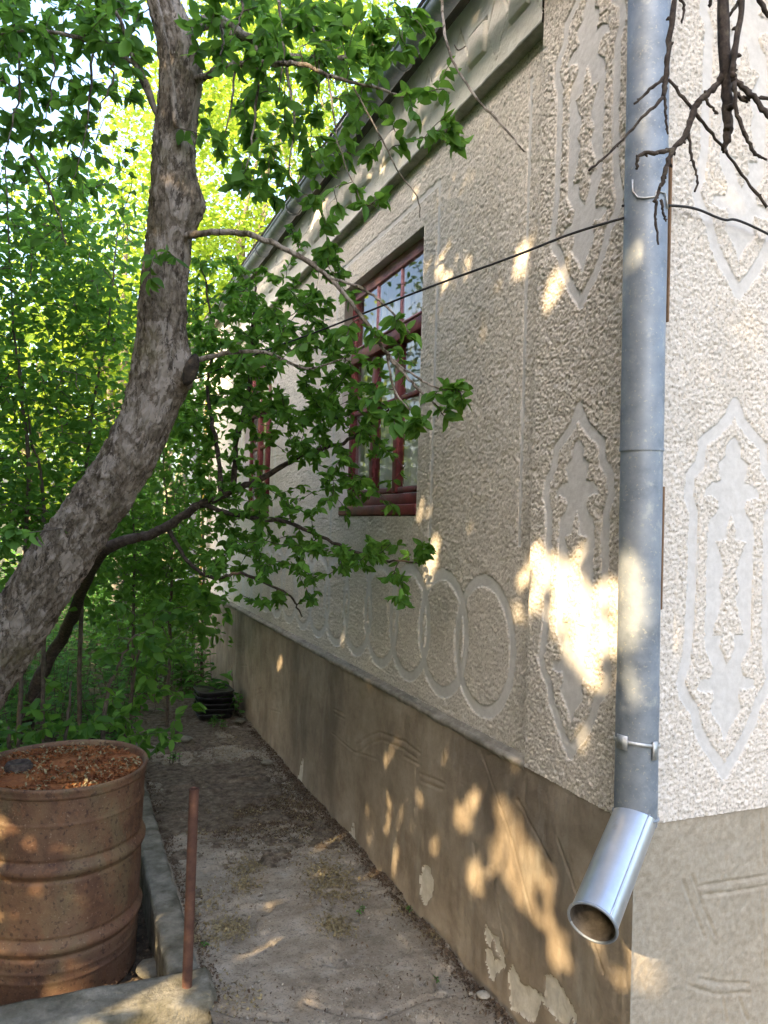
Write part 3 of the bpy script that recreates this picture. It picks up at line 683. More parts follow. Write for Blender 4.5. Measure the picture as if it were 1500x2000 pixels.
gp = MB().tube(spline([(1.20, gy, 2.6), (1.20, gy, zg+.05), (1.205, gy, zg), (1.26, gy, zg-.02), (1.31, gy, zg-.02)], 6), .013, 10).build('gas_pipe', M['yellow'])
tag(gp, 'thin yellow gas pipe on the wall near the far corner', 'pipe')

def cable(name, pts, r, label):
    o = MB().tube(spline(pts, 10), r, 6).build(name, M['cable']); return tag(o, label, 'cable')
ca = around(-1.25, -.012, PRAD+.006); ca2 = around(1.35, .0, PRAD+.006)
L = [ca, at(1130, 452, 1.83), at(1000, 502, 1.93), at(815, 570, 2.15), at(640, 640, 2.55), at(480, 700, 3.0), at(250, 790, 4.0), at(0, 868, 5.4), at(-120, 895, 6.4)]
cable('black_cable', L, .0032, 'thin black cable slung from the downpipe across the window to the trees')
cable('black_cable', [ca2, hit(1340, 404, 1, CY-.022), hit(1410, 428, 1, CY-.022), hit(1500, 457, 1, CY-.018), (2.4, CY-.012, 2.02)], .0032, 'short black cable running right from the downpipe over the front wall')

# ------------------------------------------------------------------ drum, post, black trays, stones
DC = np.array([-.005, 2.995, -.17]); DR = .290; DH = .715
drum = thing('oil_drum', tuple(DC), 'rusty brown steel drum with debris on its lid', 'drum')
def dwarp(V):
    th = np.arctan2(V[:, 1], V[:, 0]); z = V[:, 2]; r = np.hypot(V[:, 0], V[:, 1])
    d = .012*(fbm(np.cos(th)*1.6+3, np.sin(th)*1.6+3, z*3.2, seed=131)-.5)*np.clip(r/.2, 0, 1)*np.clip((DH-z)/.1, 0, 1)
    d += .003*(fbm(np.cos(th)*6+3, np.sin(th)*6+3, z*12, seed=132)-.5)
    k = 1+d/np.maximum(r, .05); V = V.copy(); V[:, 0] *= k; V[:, 1] *= k
    V[:, 2] += .004*np.sin(th*2+.5); V[:, 0] += .012*z/DH; return V
R = DR; zz = np.linspace(.02, DH-.02, 170); prof = [(R*.985, 0), (R*1.012, .004), (R*1.012, .014)]
for z in zz:
    b = 0
    for zc, w in ((.452, .020), (.205, .020)): b += .0135*math.exp(-(abs(z-zc)/.0165)**3)-.0045*math.exp(-((z-zc-.030)/.006)**2)-.0045*math.exp(-((z-zc+.030)/.006)**2)
    for zc in (.10, .13, .60): b += .0022*math.exp(-((z-zc)/.006)**2)
    prof.append((R+b, z))
MB().lathe(prof, DC, 120, dwarp).build('body', M['rust'], drum)
MB().lathe([(R*.997, DH-.034), (R*1.012, DH-.032), (R*1.016, DH-.022), (R*1.013, DH-.016), (R*1.024, DH-.008), (R*1.022, DH+.002), (R*1.008, DH+.005), (R*.985, DH+.001), (R*.975, DH-.012), (R*.97, DH-.026)], DC, 120, dwarp).build('rim', M['rust'], drum)
MB().lathe([(R*.972, DH-.024), (R*.93, DH-.021), (R*.6, DH-.017), (R*.3, DH-.016), (0.0005, DH-.016)], DC, 96, dwarp).build('lid', M['rust_lid'], drum)
bc = at(36, 1506, 2.72); bc = np.array([bc[0], bc[1], DC[2]+DH-.016])
bung = MB().lathe([(.046, 0), (.047, .016), (.043, .020), (.040, .028), (.030, .029), (.028, .022), (.0005, .021)], bc, 24).build('bung_cap', M['twig_dark'], drum)
def bits(n, pos, s0, s1, mat, name, parent=None, lift=.004, flat=.5, attr=True):
    """small curled flakes: two triangles each"""
    c = pos(n); n = len(c); a = RNG.uniform(0, 2*math.pi, n); L = RNG.uniform(s0, s1, n); w = L*RNG.uniform(.25, .6, n)
    ti = RNG.normal(0, flat, (n, 2)); d = np.stack([np.cos(a), np.sin(a), ti[:, 0]], -1); e = np.stack([-np.sin(a), np.cos(a), ti[:, 1]], -1)
    c = c+np.array([0, 0, 1])*(lift*RNG.uniform(.3, 1.4, n))[:, None]
    V = np.stack([c-d*L[:, None]/2, c+e*w[:, None]/2+np.array([0, 0, 1])*(L*.25)[:, None], c+d*L[:, None]/2, c-e*w[:, None]/2], 1).reshape(-1, 3)
    b = np.arange(n)[:, None]*4
    o = part(name, V, [np.vstack([b+np.array([0, 3, 2]), b+np.array([0, 2, 1])])], mat, parent, False)
    return o
def disc(n):
    r = DR*.93*np.sqrt(RNG.uniform(0, 1, n)); t = RNG.uniform(0, 2*math.pi, n)
    P = np.stack([DC[0]+.012+r*np.cos(t), DC[1]+r*np.sin(t), np.full(n, DC[2]+DH-.017)], -1)
    return P[fbm(P[:, 0]*14, P[:, 1]*14, seed=141) > .40]
tag(bits(5200, disc, .005, .018, M['rust_lid'], 'rust_flakes', drum, .006), kind='stuff')
tag(bits(700, disc, .006, .020, M['litter'], 'dry_litter', drum, .012), kind='stuff')

b0 = at(365, 1932, 2.44); b0 = hit(365, 1930, 2, .03); t0 = b0+np.array([0, 0, .1])
vt = ray(379, 1541); tt = b0+(ray(379, 1541)-ray(365, 1930))*float((b0-EYE)@CF)
post = thing('steel_post', tuple(b0), 'thin rusty steel pipe standing upright in the concrete edging', 'post')
zt_ = np.linspace(0, 1, 14)[:, None]
MB().tube(b0-(tt-b0)*.06+(tt-b0)*1.06*zt_, .0148, 24, False).build('tube', M['rust_post'], post)
p_, r_ = ring(tt, tt-b0, .0135, .0022, 24); MB().tube(p_, r_, 6).build('tube_lip', M['rust_post'], post)
MB().tube([tt-(tt-b0)*.1, tt-(tt-b0)*.012], .011, 16).build('tube_inside', M['zinc_in'], post)

bb = hit(424, 1402, 2, .02)
tray = thing('plastic_tray_stack', tuple(bb), 'stack of shiny black plastic trays at the wall foot by the nettles', 'tray stack')
for k in range(5):
    w, dpt, hh = .13+.008*math.sin(k*2.2), .15, .030
    x, y, z = bb[0]+.012*math.sin(k*3.1), bb[1]+.16+.01*math.cos(k*2), bb[2]-.02+k*.041
    mb = MB(); n = 10
    th = np.linspace(0, 2*math.pi, 28, endpoint=False); ex = np.sign(np.cos(th))*np.abs(np.cos(th))**.4; ey = np.sign(np.sin(th))*np.abs(np.sin(th))**.4
    rings_ = [(1.0, hh+.006), (1.03, hh), (.96, hh-.004), (.90, 0), (.0, 0)] if k < 4 else [(.0, hh-.002), (.9, hh+.002), (1.0, hh+.006), (1.03, hh), (.96, hh-.004), (.90, 0)]
    V = [(x+w*s*a, y+dpt*s*b, z+q+.004*math.sin(3*t+k)) for s, q in rings_ for a, b, t in zip(ex, ey, th)]
    i = np.arange(len(rings_)-1)[:, None]*28; j = np.arange(28)[None]
    mb.add(V, np.stack([i+j, i+(j+1) % 28, i+28+(j+1) % 28, i+28+j], -1).reshape(-1, 4)).build('tray', M['blackplastic'], tray)
def stone(px, py, r, label, mat='stone', z=.012, grp=None, sq=.38):
    c = hit(px, py, 2, z); n, m = 14, 9
    th = np.linspace(0, 2*math.pi, n, endpoint=False); ph = np.linspace(.02, math.pi-.02, m)
    T, Ph = np.meshgrid(th, ph, indexing='ij'); D = np.stack([np.cos(T)*np.sin(Ph), np.sin(T)*np.sin(Ph), np.cos(Ph)], -1)
    k = .72+.55*fbm(D[..., 0]*1.8+px, D[..., 1]*1.8+py, D[..., 2]*1.8, seed=151); k = np.round(k*7)/7*.6+k*.4
    P = D*k[..., None]*r; P[..., 2] *= sq; P = P+c+np.array([0, 0, r*sq*.35]); P = P.reshape(-1, 3)
    i = np.arange(n)[:, None]; j = np.arange(m-1)[None]; a = i*m+j; b = ((i+1) % n)*m+j
    o = part('stone', P, [np.stack([a, a+1, b+1, b], -1).reshape(-1, 4)], M[mat], None, False)
    tag(o, label, 'stone', grp)
stone(944, 1945, .021, 'flat whitish plaster fragment on the path at the wall foot')
stone(920, 1941, .007, 'tiny pale pebble touching the plaster fragment on the path')
stone(585, 1488, .030, 'grey stone on the path beside the wall foot', 'kerb')
stone(522, 1490, .035, 'flat stone lying at the far end of the path', 'kerb')
stone(360, 1445, .050, 'squarish grey stone at the far left edge of the path', 'kerb')
stone(330, 1455, .045, 'low mossy stone left of the squarish grey stone', 'kerb')
stone(470, 1408, .040, 'earthy stone at the wall foot by the black trays', 'kerb')
stone(296, 1895, .055, 'pale stone in the gap between drum and kerb', 'kerb', -.15)

# litter on the path
def gpos(cl, spread):
    def f(n):
        out = []
        for (x, y, s, w) in cl:
            c = hit(x, y, 2, 0); k = int(n*w); P = RNG.normal(0, 1, (k, 2))*np.array([s, s*1.2])+c[:2]; out.append(P)
        P = np.vstack(out); P = P[(P[:, 0] > KX1+.005) & (P[:, 0] < WX-.01)]
        return np.column_stack([P, path_z(P[:, 0], P[:, 1])])
    return f
CL = [(640,1705,.06,.08),(655,1735,.05,.07),(480,1690,.05,.06),(455,1805,.035,.05),(655,1805,.035,.06),(480,1730,.03,.03),(455,1440,.2,.05),(545,1580,.16,.14),(480,1560,.12,.12),(420,1600,.1,.09),(640,1640,.1,.05),(400,1760,.05,.03),(390,1830,.05,.04),(820,1780,.03,.04),(860,1830,.03,.04),(800,1770,.03,.03),(450,1950,.05,.02)]
tag(bits(9500, gpos(CL, 1), .005, .016, M['litter'], 'fallen_blossom_litter', None, .004), 'tan dried blossom litter scattered on the path', 'litter', kind='stuff')
CL2 = [(520,1560,.17,.3),(470,1600,.13,.2),(600,1590,.12,.15),(560,1510,.2,.15),(430,1530,.12,.1)]
def wallfoot(n):
    y = RNG.uniform(1.5, 6, n); x = WX-.012-np.abs(RNG.normal(0, .028, n)); return np.column_stack([x, y, path_z(x, y)+.002])
def kerbfoot(n):
    y = RNG.uniform(2.3, 5, n); x = KX1+np.abs(RNG.normal(0, .025, n))+.006; return np.column_stack([x, y, path_z(x, y)+.001])
tag(bits(30000, lambda n: np.vstack([gpos(CL2, 1)(int(n*.62)), wallfoot(int(n*.30)), kerbfoot(int(n*.08))]), .004, .014, M['humus'], 'leaf_litter', None, .004), 'dark brown crumbled leaf litter along path and wall foot', 'litter', kind='stuff')
tag(bits(5000, lambda n: np.column_stack([RNG.uniform(-.9, KX0, n), RNG.uniform(2.46, 5, n), np.full(n, -.155)]), .006, .02, M['humus'], 'bed_litter', None, .02), 'dark leaf litter in the bed around the drum', 'litter', kind='stuff')

def scatter(n):
    x = RNG.uniform(KX1+.005, WX-.01, n); y = RNG.uniform(2.0, 5.6, n); k = fbm(x*5, y*5, seed=205)+.12*np.clip(y-3, 0, 2) > RNG.uniform(.35, .75, n)
    return np.column_stack([x, y, path_z(x, y)])[k]
tag(bits(9000, scatter, .003, .009, M['stone'], 'grit', None, .003, .8), 'pale grit and crumbs of plaster strewn over the path', 'grit', kind='stuff')
tag(bits(5000, scatter, .004, .013, M['humus'], 'dark_crumbs', None, .003, .8), 'dark bits of bark and leaf strewn over the path', 'litter', kind='stuff')
# ------------------------------------------------------------------ trees
def unit(v): return v/(np.linalg.norm(v, axis=-1, keepdims=True)+1e-12)
T8 = np.array([(0,0,0),(.13,-.48,.05),(.36,-.80,.09),(.64,-.72,.06),(.86,-.36,-.03),(1,0,-.14),(.86,.36,-.03),(.64,.72,.06),(.36,.80,.09),(.13,.48,.05),(.30,0,-.02),(.66,0,-.05)])
F8t = np.array([(0,1,10),(0,10,9),(11,4,5),(11,5,6)]); F8q = np.array([(10,1,2,10),(0,0,0,0)])[:0].reshape(0,4)
F8t = np.vstack([F8t,[(10,1,2),(10,2,3),(10,3,11),(11,3,4),(10,8,9),(10,7,8),(10,11,7),(11,6,7)]])
T4 = np.array([(0,0,0),(.45,-1,.06),(1,0,-.08),(.45,1,.06),(.5,0,-.06)])
F4t = np.array([(0,1,4),(4,1,2),(0,4,3),(4,2,3)])
SUNSPOTS = []
def add_spot(p, r): SUNSPOTS.append((np.asarray(p, float), r))
for (x, y, r) in [(1050,1090,.040),(1045,1150,.055),(1090,1130,.06),(1030,1195,.05),(1090,1195,.06),(1140,1180,.06),(1175,1150,.05),(1150,1240,.06),(1185,1220,.06),(1160,1300,.055),(1185,1330,.04),(1130,1100,.04),(1010,1130,.05),(1000,1180,.05),(1020,1080,.035),(1120,1250,.06),(1195,1270,.05),(1190,1180,.05),(1110,1160,.06),
                  (850,500,.05),(860,550,.05),(905,500,.04),(1005,500,.05),(960,540,.03),(1080,560,.05),(970,960,.05),(965,1000,.03),(910,1020,.035),(820,980,.06),(835,1060,.05),(825,1110,.05),(915,1270,.03),(960,1120,.03),
                  (985,1590,.05),(1000,1620,.07),(975,1660,.06),(1010,1690,.08),(1045,1740,.08),(1060,1780,.06),(905,1600,.06),(925,1560,.05),(935,1720,.06),(1090,1860,.06),(1010,1640,.06),(700,1540,.05),(710,1600,.05),(760,1560,.04),(765,1620,.045),(870,1480,.03),(545,1300,.06),(660,1240,.05),(700,1640,.05),(820,1560,.04),(765,1680,.05),(850,1640,.04),(660,1235,.03),(660,1250,.03),(1010,1490,.04),(1180,1840,.06),(1230,1880,.06),(630,370,.06),(620,430,.06),(1120,960,.03),(1140,1440,.03)]:
    add_spot(hit(x, y, 0, WX), r)
for (x, y, d, r) in [(70,1630,2.55,.035),(110,1665,2.52,.04),(40,1700,2.52,.04),(90,1735,2.5,.03),(120,1985,2.3,.10),(230,1985,2.3,.10),(330,1985,2.3,.10),(20,1985,2.3,.08),(395,1975,2.3,.05)]:
    add_spot(at(x, y, d), r)
for (x, y, r) in [(470,1940,.02),(590,1860,.02)]:
    add_spot(hit(x, y, 2, 0), r)
for (x, y, r) in [(1225,1110,.04),(1255,1110,.03),(1250,1170,.045),(1225,1230,.03),(1265,1200,.035),(1230,1300,.035),(1240,1345,.035),(1225,1080,.03)]: add_spot(at(x, y, 1.75), r)
SP_P = np.array([s[0] for s in SUNSPOTS]); SP_R = np.array([s[1] for s in SUNSPOTS])
def in_beam(P, grow=1.0):
    """points whose shadow would fall in a lit patch of the photograph: a gap in the crowns there"""
    P = np.asarray(P); m = np.zeros(len(P), bool)
    for p, r in zip(SP_P, SP_R):
        d = P-p; t = d@TO_SUN; q = d-t[:, None]*TO_SUN
        m |= (t > .15) & (np.einsum('ij,ij->i', q, q) < (r*grow*1.25)**2)
    return m
class Tree:
    def __init__(s, name, base, label, cat, leafmat, barkmat, group=None, wall=True):
        s.o = thing(name, tuple(base), label, cat, group); s.lm = leafmat; s.bm = barkmat; s.wall = wall
        s.N = []; s.R = []; s.twigs = MB(); s.limbs = []; s.leaf = []
    def nodes(s, P, r):
        for p, q in zip(P, r): s.N.append(p); s.R.append(q)
    def limb(s, pts, r, n=6, sides=12, name='branch', mat=None, rough=.0, make=True):
        P = spline(pts, n); r = np.interp(np.linspace(0, 1, len(P)), np.linspace(0, 1, len(r)), r)
        if rough: P[1:-1] += RNG.normal(0, rough, P[1:-1].shape); r = r*(1+RNG.normal(0, .06, len(r)))
        if make: MB().tube(P, r, sides).build(name, M[mat or s.bm], s.o)
        s.nodes(P, r); return P
    def grow(s, targets, r0=.004, bend=.12, leafn=(6, 10), length=.07, sag=.06, blob=None, wid=.33, fan=.8, tw=True, up=.55):
        T = np.asarray(targets)
        if s.wall: T = T[~((T[:, 0] > WX-.06) & (T[:, 1] > CY-.1) & (T[:, 1] < YE+.1) & (T[:, 2] < 3.25))]
        if not len(T): return
        NA = np.array(s.N); d0 = np.array([np.min(((NA-t)**2).sum(1)) for t in T]); T = T[np.argsort(d0)]
        for t in T:
            NA = np.array(s.N); dd = NA-t; w = (dd**2).sum(1)+.15*np.clip(dd[:, 2], 0, 9)**2; k = int(np.argmin(w)); a = NA[k]; L = math.sqrt(((a-t)**2).sum())
            m = max(4, min(9, int(L/.06)))
            q = np.linspace(0, 1, m)[:, None]; off = RNG.normal(0, 1, 3)*bend*L; off[2] += sag*L*2
            P = a+(t-a)*q+off*(q*(1-q))*1.6+RNG.normal(0, .012*L+.002, (m, 3))*(q > 0)*(q < 1)
            r1 = max(.0013, min(s.R[k]*.75, r0+.006*L)); rr = np.linspace(r1, .0013 if blob is None else .003, m)
            if tw: s.twigs.tube(P, rr, 5 if blob is None else 4, False)
            s.nodes(P[1:], rr[1:])
            n = RNG.integers(*leafn)
            if blob is None:
                f = 1-(RNG.uniform(0, 1, n)**1.6)*min(1.0, .32/max(L, .05)); f[:2] = RNG.uniform(.93, 1, len(f[:2]))
                i0 = np.clip((f*(m-1)).astype(int), 0, m-2); ff = f*(m-1)-i0
                B = P[i0]+(P[i0+1]-P[i0])*ff[:, None]; tg = unit(P[i0+1]-P[i0])
                sd = RNG.normal(0, 1, (n, 3)); sd[:, 2] *= .6; D = unit(tg*.55+unit(sd)*fan+np.array([0, 0, -.30]))
            else:
                B = t+RNG.normal(0, 1, (n, 3))*np.asarray(blob); D = unit(RNG.normal(0, 1, (n, 3))*np.array([1, 1, .5])+np.array([0, 0, -.25]))
            Nn = unit(RNG.normal(0, .75, (n, 3))+np.array([0, 0, up])+.25*unit(np.array([-.7, -.5, .3])))
            Ln = length*RNG.uniform(.55, 1.25, n)
            s.leaf.append(np.column_stack([B, D, Nn, Ln, Ln*wid*RNG.uniform(.85, 1.2, n)]))
    def finish(s, objs=0, hi=True, cut=True, twig='twig'):
        A = np.vstack(s.leaf)
        tipp = A[:, :3]+A[:, 3:6]*A[:, 9:10]
        ok = np.ones(len(A), bool)
        if s.wall:
            for P in (A[:, :3], tipp): ok &= ~((P[:, 0] > WX-.015) & (P[:, 1] > CY-.05) & (P[:, 1] < YE+.05) & (P[:, 2] < 3.5))
        ok &= A[:, 2] > -.15
        ok &= np.linalg.norm(A[:, :3]-EYE, axis=1) > .9
        if cut: ok &= ~(in_beam((A[:, :3]+tipp)/2) & (RNG.uniform(0, 1, len(A)) < .985))
        A = A[ok]; n = len(A)
        D = unit(A[:, 3:6]); Nn = A[:, 6:9]; S = unit(np.cross(Nn, D)); Nn = np.cross(D, S)
        if s.twigs.n: s.twigs.build('twigs', M[twig], s.o)['kind'] = 'stuff'
        if objs:
            pr = projpx(A[:, :3]); c = projpx((A[:, :3]+A[:, 3:6]*A[:, 9:10]*.5))
            vis = (c[:, 0] > 5) & (c[:, 0] < 1495) & (c[:, 1] > 5) & (c[:, 1] < 1995) & (c[:, 2] > .3)
            view = unit(A[:, :3]-EYE); face = np.abs((view*Nn).sum(1))
            size = np.where(vis, A[:, 9]/c[:, 2]*(.35+face), 0); pick = np.argsort(-size)[:objs]; pick = pick[size[pick] > 0]
            var = []
            for v in range(6):
                t = T8.copy(); t[:, 2] += -.16*(v-1)/3*t[:, 0]**2+.13*(v % 3-.8)*np.abs(t[:, 1])*np.sin(t[:, 0]*5+v); t[5, 1] = .05*(v-2.5)
                t2 = np.vstack([t]); me = npmesh('leaf', t2, [F8t], M[s.lm], True); var.append(me)
            for i in pick:
                o = bpy.data.objects.new('leaf', var[int(i) % 6]); COL.objects.link(o); o.parent = s.o
                mt = Matrix.Identity(4); b = A[i, :3]-BASE[s.o.name]
                for r in range(3):
                    mt[r][0] = D[i, r]*A[i, 9]; mt[r][1] = S[i, r]*A[i, 10]; mt[r][2] = Nn[i, r]*A[i, 9]; mt[r][3] = b[r]
                o.matrix_local = mt
            keep = np.ones(n, bool); keep[pick] = False
            A, D, S, Nn = A[keep], D[keep], S[keep], Nn[keep]; n = len(A)
        t = T8 if hi else T4; k = len(t)
        cz = 1.1+RNG.normal(0, .8, n)
        V = A[:, None, :3]+t[None, :, 0:1]*(D*A[:, 9:10])[:, None]+t[None, :, 1:2]*(S*A[:, 10:11])[:, None]+t[None, :, 2:3]*(Nn*(A[:, 9]*cz)[:, None])[:, None]
        b = np.arange(n)[:, None, None]*k
        F = [(b+F8t[None]).reshape(-1, 3)] if hi else [(b+F4t[None]).reshape(-1, 3)]
        var = np.repeat(np.clip(RNG.normal(.48, .30, n), 0, .98), k)
        o = part('foliage', V.reshape(-1, 3), F, M[s.lm], s.o, True, var); o['kind'] = 'stuff'
        return n
def region(lst):
    """(cx, cy, rx, ry, depth0, depth1, n) in photo pixels -> world points inside an elliptic column of air"""
    out = []
    for cx, cy, rx, ry, d0, d1, n in lst:
        t = RNG.uniform(0, 2*math.pi, n); r = np.sqrt(RNG.uniform(0, 1, n)); d = RNG.uniform(d0, d1, n)
        for a, b, e in zip(cx+rx*r*np.cos(t), cy+ry*r*np.sin(t), d): out.append(at(a, b, e))
    return np.array(out)

# --- the leaning apple tree
apple_base = np.array([*at(-420, 1850, 2.75)[:2], -.19])
ap = Tree('apple_tree', apple_base, 'leaning old apple tree with flaky grey bark and knots', 'tree', 'apple_leaf', 'bark')
TR = [(-430,1900,2.78,175),(-300,1720,2.76,160),(-150,1500,2.72,150),(-40,1330,2.68,142),(60,1180,2.65,136),(150,1042,2.62,126),(228,930,2.60,120),(290,810,2.59,114),(312,690,2.58,108),(318,590,2.57,103),(328,480,2.56,97),(338,380,2.55,98),(341,280,2.55,93),(350,180,2.55,90),(346,90,2.55,88),(318,0,2.55,74),(296,-110,2.56,62),(290,-260,2.58,50)]
C = np.array([[*at(x, y, d), w*.86/2/FPX*d] for x, y, d, w in TR]); C[0, :3] = apple_base+np.array([0, 0, -.05])
SPN = spline(C, 34); nl = len(SPN); ns = 120
Tg = unit(np.gradient(SPN[:, :3], axis=0)); Av = unit(np.cross(Tg, -CF)); Bv2 = np.cross(Tg, Av)       # Av: sideways in view, Bv2: towards/away
th = np.linspace(0, 2*math.pi, ns, endpoint=False)
ct, st_ = np.cos(th)[None], np.sin(th)[None]; arc = np.concatenate([[0], np.cumsum(np.linalg.norm(np.diff(SPN[:, :3], axis=0), axis=1))])[:, None]
fb = fbm(ct*3.2+7, st_*3.2+7, arc*9, seed=171, o=4); fl = fbm(ct*7+7, st_*7+7, arc*22, seed=173, o=3)
plate = np.round(fl*9)/9
ridge = fbm(ct*16+19, st_*16+19, arc*34, seed=179, o=3)
hgt = 1+.16*(fb-.5)+.12*(plate-.5)+.05*(fl-.5)+.17*(np.abs(ridge-.5)*2)**.7-.07
side = 1 if (Av[nl//2]@CR) > 0 else -1
def knot(px, py, a0, amp, wl_, wa):
    P = at(px, py, 2.57); k = int(np.argmin(((SPN[:, :3]-P)**2).sum(1))); da = (th-a0+math.pi) % (2*math.pi)-math.pi
    return amp*np.exp(-((arc-arc[k])/wl_)**2)*np.exp(-(da[None]/wa)**2)
ar = 0.0 if side > 0 else math.pi
hgt = hgt+knot(350, 405, ar, .50, .062, .65)+knot(340, 725, ar, .70, .078, .62)-knot(340, 722, ar+.25, .62, .034, .30)+knot(345, 200, ar+math.pi*.5, .12, .05, .5)+knot(345, 150, ar, .13, .06, .6)+knot(300, 760, ar+math.pi, .1, .08, .6)
Vt = SPN[:, None, :3]+(SPN[:, 3:4]*hgt)[..., None]*(Av[:, None]*ct[..., None]+Bv2[:, None]*st_[..., None])
i = np.arange(nl-1)[:, None]*ns; j = np.arange(ns)[None]; k = (j+1) % ns
part('trunk', Vt.reshape(-1, 3), [np.stack([i+j, i+k, i+ns+k, i+ns+j], -1).reshape(-1, 4)], M['bark'], ap.o)
ap.nodes(SPN[::5, :3], SPN[::5, 3]*.25)
# dark lump on the scar of a lost limb, cavity shade put into its colour
kc = at(373, 722, 2.515); n_, m_ = 18, 11
T_, P_ = np.meshgrid(np.linspace(0, 2*math.pi, n_, endpoint=False), np.linspace(.02, math.pi-.02, m_), indexing='ij')
D_ = np.stack([np.cos(T_)*np.sin(P_), np.sin(T_)*np.sin(P_), np.cos(P_)], -1)*(1+.25*(fbm(T_*2, P_*2, seed=181)-.5))[..., None]
ii = np.arange(n_)[:, None]; jj = np.arange(m_-1)[None]; a_ = ii*m_+jj; b_ = ((ii+1) % n_)*m_+jj
part('dark_scar', (kc+D_*np.array([.024, .024, .052])+np.array([.012, 0, 0])*D_[..., 2:3]).reshape(-1, 3), [np.stack([a_, a_+1, b_+1, b_], -1).reshape(-1, 4)], M['scar'], ap.o)
def A3(*p): return [at(x, y, d) for x, y, d in p]
ap.limb(A3((350,470,2.56),(385,457,2.50),(470,455,2.46),(560,488,2.43),(640,540,2.40),(700,610,2.38),(755,690,2.36),(800,742,2.34),(850,790,2.32)), [.013, .0105, .009, .0075, .006, .005, .0035], 8, 10, rough=.0015)
ap.limb(A3((645,545,2.40),(700,560,2.37),(742,588,2.35),(775,620,2.33),(800,650,2.32)), [.005, .004, .003], 6, 8, rough=.0015)
ap.limb(A3((755,690,2.36),(770,760,2.34),(800,800,2.33),(830,812,2.31)), [.004, .003, .002], 6, 7, rough=.001)
ap.limb(A3((760,700,2.36),(820,740,2.33),(860,760,2.31),(905,765,2.29)), [.004, .003, .002], 6, 7, rough=.001)
ap.limb(A3((370,160,2.56),(402,148,2.50),(450,128,2.45),(530,125,2.40),(590,127,2.36),(650,150,2.33),(720,168,2.30),(790,190,2.28)), [.014, .011, .009, .007, .005, .003], 8, 10, rough=.0015)
ap.limb(A3((360,60,2.58),(420,40,2.62),(470,68,2.66),(540,100,2.7),(600,118,2.72),(700,110,2.72)), [.026, .022, .018, .013, .008], 8, 10, rough=.002)
ap.limb(A3((345,250,2.46),(338,190,2.44),(328,120,2.43),(312,30,2.42),(290,-40,2.4),(240,-120,2.3)), [.010, .009, .008, .006], 8, 8, rough=.001)
ap.limb(A3((312,240,2.55),(275,140,2.50),(225,105,2.46),(140,70,2.42),(40,60,2.4),(-60,80,2.38)), [.010, .008, .006, .004], 8, 8, rough=.001)
ap.limb(A3((305,220,2.55),(262,120,2.48),(235,40,2.42),(180,-60,2.35)), [.009, .007, .004], 8, 8, rough=.001)
ap.limb(A3((365,705,2.58),(388,702,2.56),(465,687,2.6),(525,690,2.66),(600,720,2.7),(670,700,2.7)), [.011, .009, .007, .005, .003], 8, 8, rough=.001)
ap.limb(A3((318,10,2.55),(420,-60,2.5),(560,-40,2.45),(700,-30,2.38),(820,-40,2.3),(862,-10,2.18)), [.02, .016, .012, .007], 8, 10, rough=.002)
ap.limb(A3((862,-20,2.18),(868,60,2.1),(885,120,2.05),(930,190,1.98),(985,250,1.92),(1024,296,1.88)), [.0045, .0038, .003, .002], 8, 8, 'bare_twig', rough=.0008)
ap.limb(A3((888,88,2.06),(895,98,2.05),(910,90,2.04)), [.0022, .0018], 5, 6, 'bare_twig')
ap.limb(A3((690,170,2.31),(740,260,2.30),(775,330,2.3),(815,385,2.3),(820,425,2.3)), [.003, .0022, .0015], 6, 6, 'bare_twig', rough=.001)
ap.limb(A3((640,145,2.33),(660,280,2.33),(700,380,2.34),(715,410,2.34)), [.003, .0022, .0015], 6, 6, 'bare_twig', rough=.002)
for x0, y0, x1, y1 in ((560,125,565,330),(450,60,440,260),(600,20,620,200),(500,90,480,330),(540,-10,545,180),(700,30,735,150),(420,30,430,110),(650,-20,640,100),(470,-40,455,70)):
    d = 2.45+.2*random.random()
    ap.limb(A3((x0, y0, d), ((x0+x1)/2+12, (y0+y1)/2, d-.03), (x1, y1, d-.05)), [.0055, .004, .002], 6, 6, 'drooping_twig', rough=.003)
for x0, y0, x1, y1 in ((100,65,90,230),(40,60,10,300),(180,85,150,330),(0,80,-30,260),(60,300,130,480),(225,105,190,220)):
    d = 2.5+.25*random.random()
    ap.limb(A3((x0, y0, d), ((x0+x1)/2+10, (y0+y1)/2, d), (x1, y1, d)), [.005, .0035, .002], 6, 6, 'drooping_twig', rough=.003)
ap.grow(region([(790,780,85,55,2.28,2.38,9),(850,800,60,40,2.27,2.34,5),(730,650,80,50,2.3,2.42,5),(880,760,35,30,2.27,2.3,3),(800,630,40,25,2.28,2.34,2)]), .0018, leafn=(6, 10), length=.054)
ap.grow(region([(800,170,90,80,2.2,2.32,9),(840,260,60,50,2.2,2.3,6),(740,290,60,80,2.26,2.36,7),(690,380,60,50,2.3,2.36,4),(870,240,35,35,2.18,2.24,3),(730,390,30,20,2.28,2.32,2)]), .0018, leafn=(5, 9), length=.050)
ap.grow(region([(560,70,190,80,2.3,2.9,80),(620,220,150,110,2.35,2.8,40),(480,240,90,140,2.45,2.8,26),(700,60,150,70,2.2,2.6,30),(460,20,80,50,2.3,2.7,14),(560,350,90,60,2.5,2.8,12)]), .002, leafn=(6, 11), length=.050)
ap.grow(region([(130,90,170,130,2.35,2.9,66),(60,260,130,140,2.5,3.0,46),(120,20,150,60,2.3,2.8,22),(230,30,70,60,2.2,2.6,14),(200,260,80,140,2.6,3.0,22),(30,60,60,90,2.1,2.5,7)]), .002, leafn=(5, 10), length=.050)
ap.grow(region([(400,30,60,30,2.3,2.42,4),(385,95,20,30,2.38,2.44,1),(330,510,50,25,2.3,2.42,3),(300,530,20,20,2.35,2.4,1)]), .002, leafn=(4, 7), length=.048)
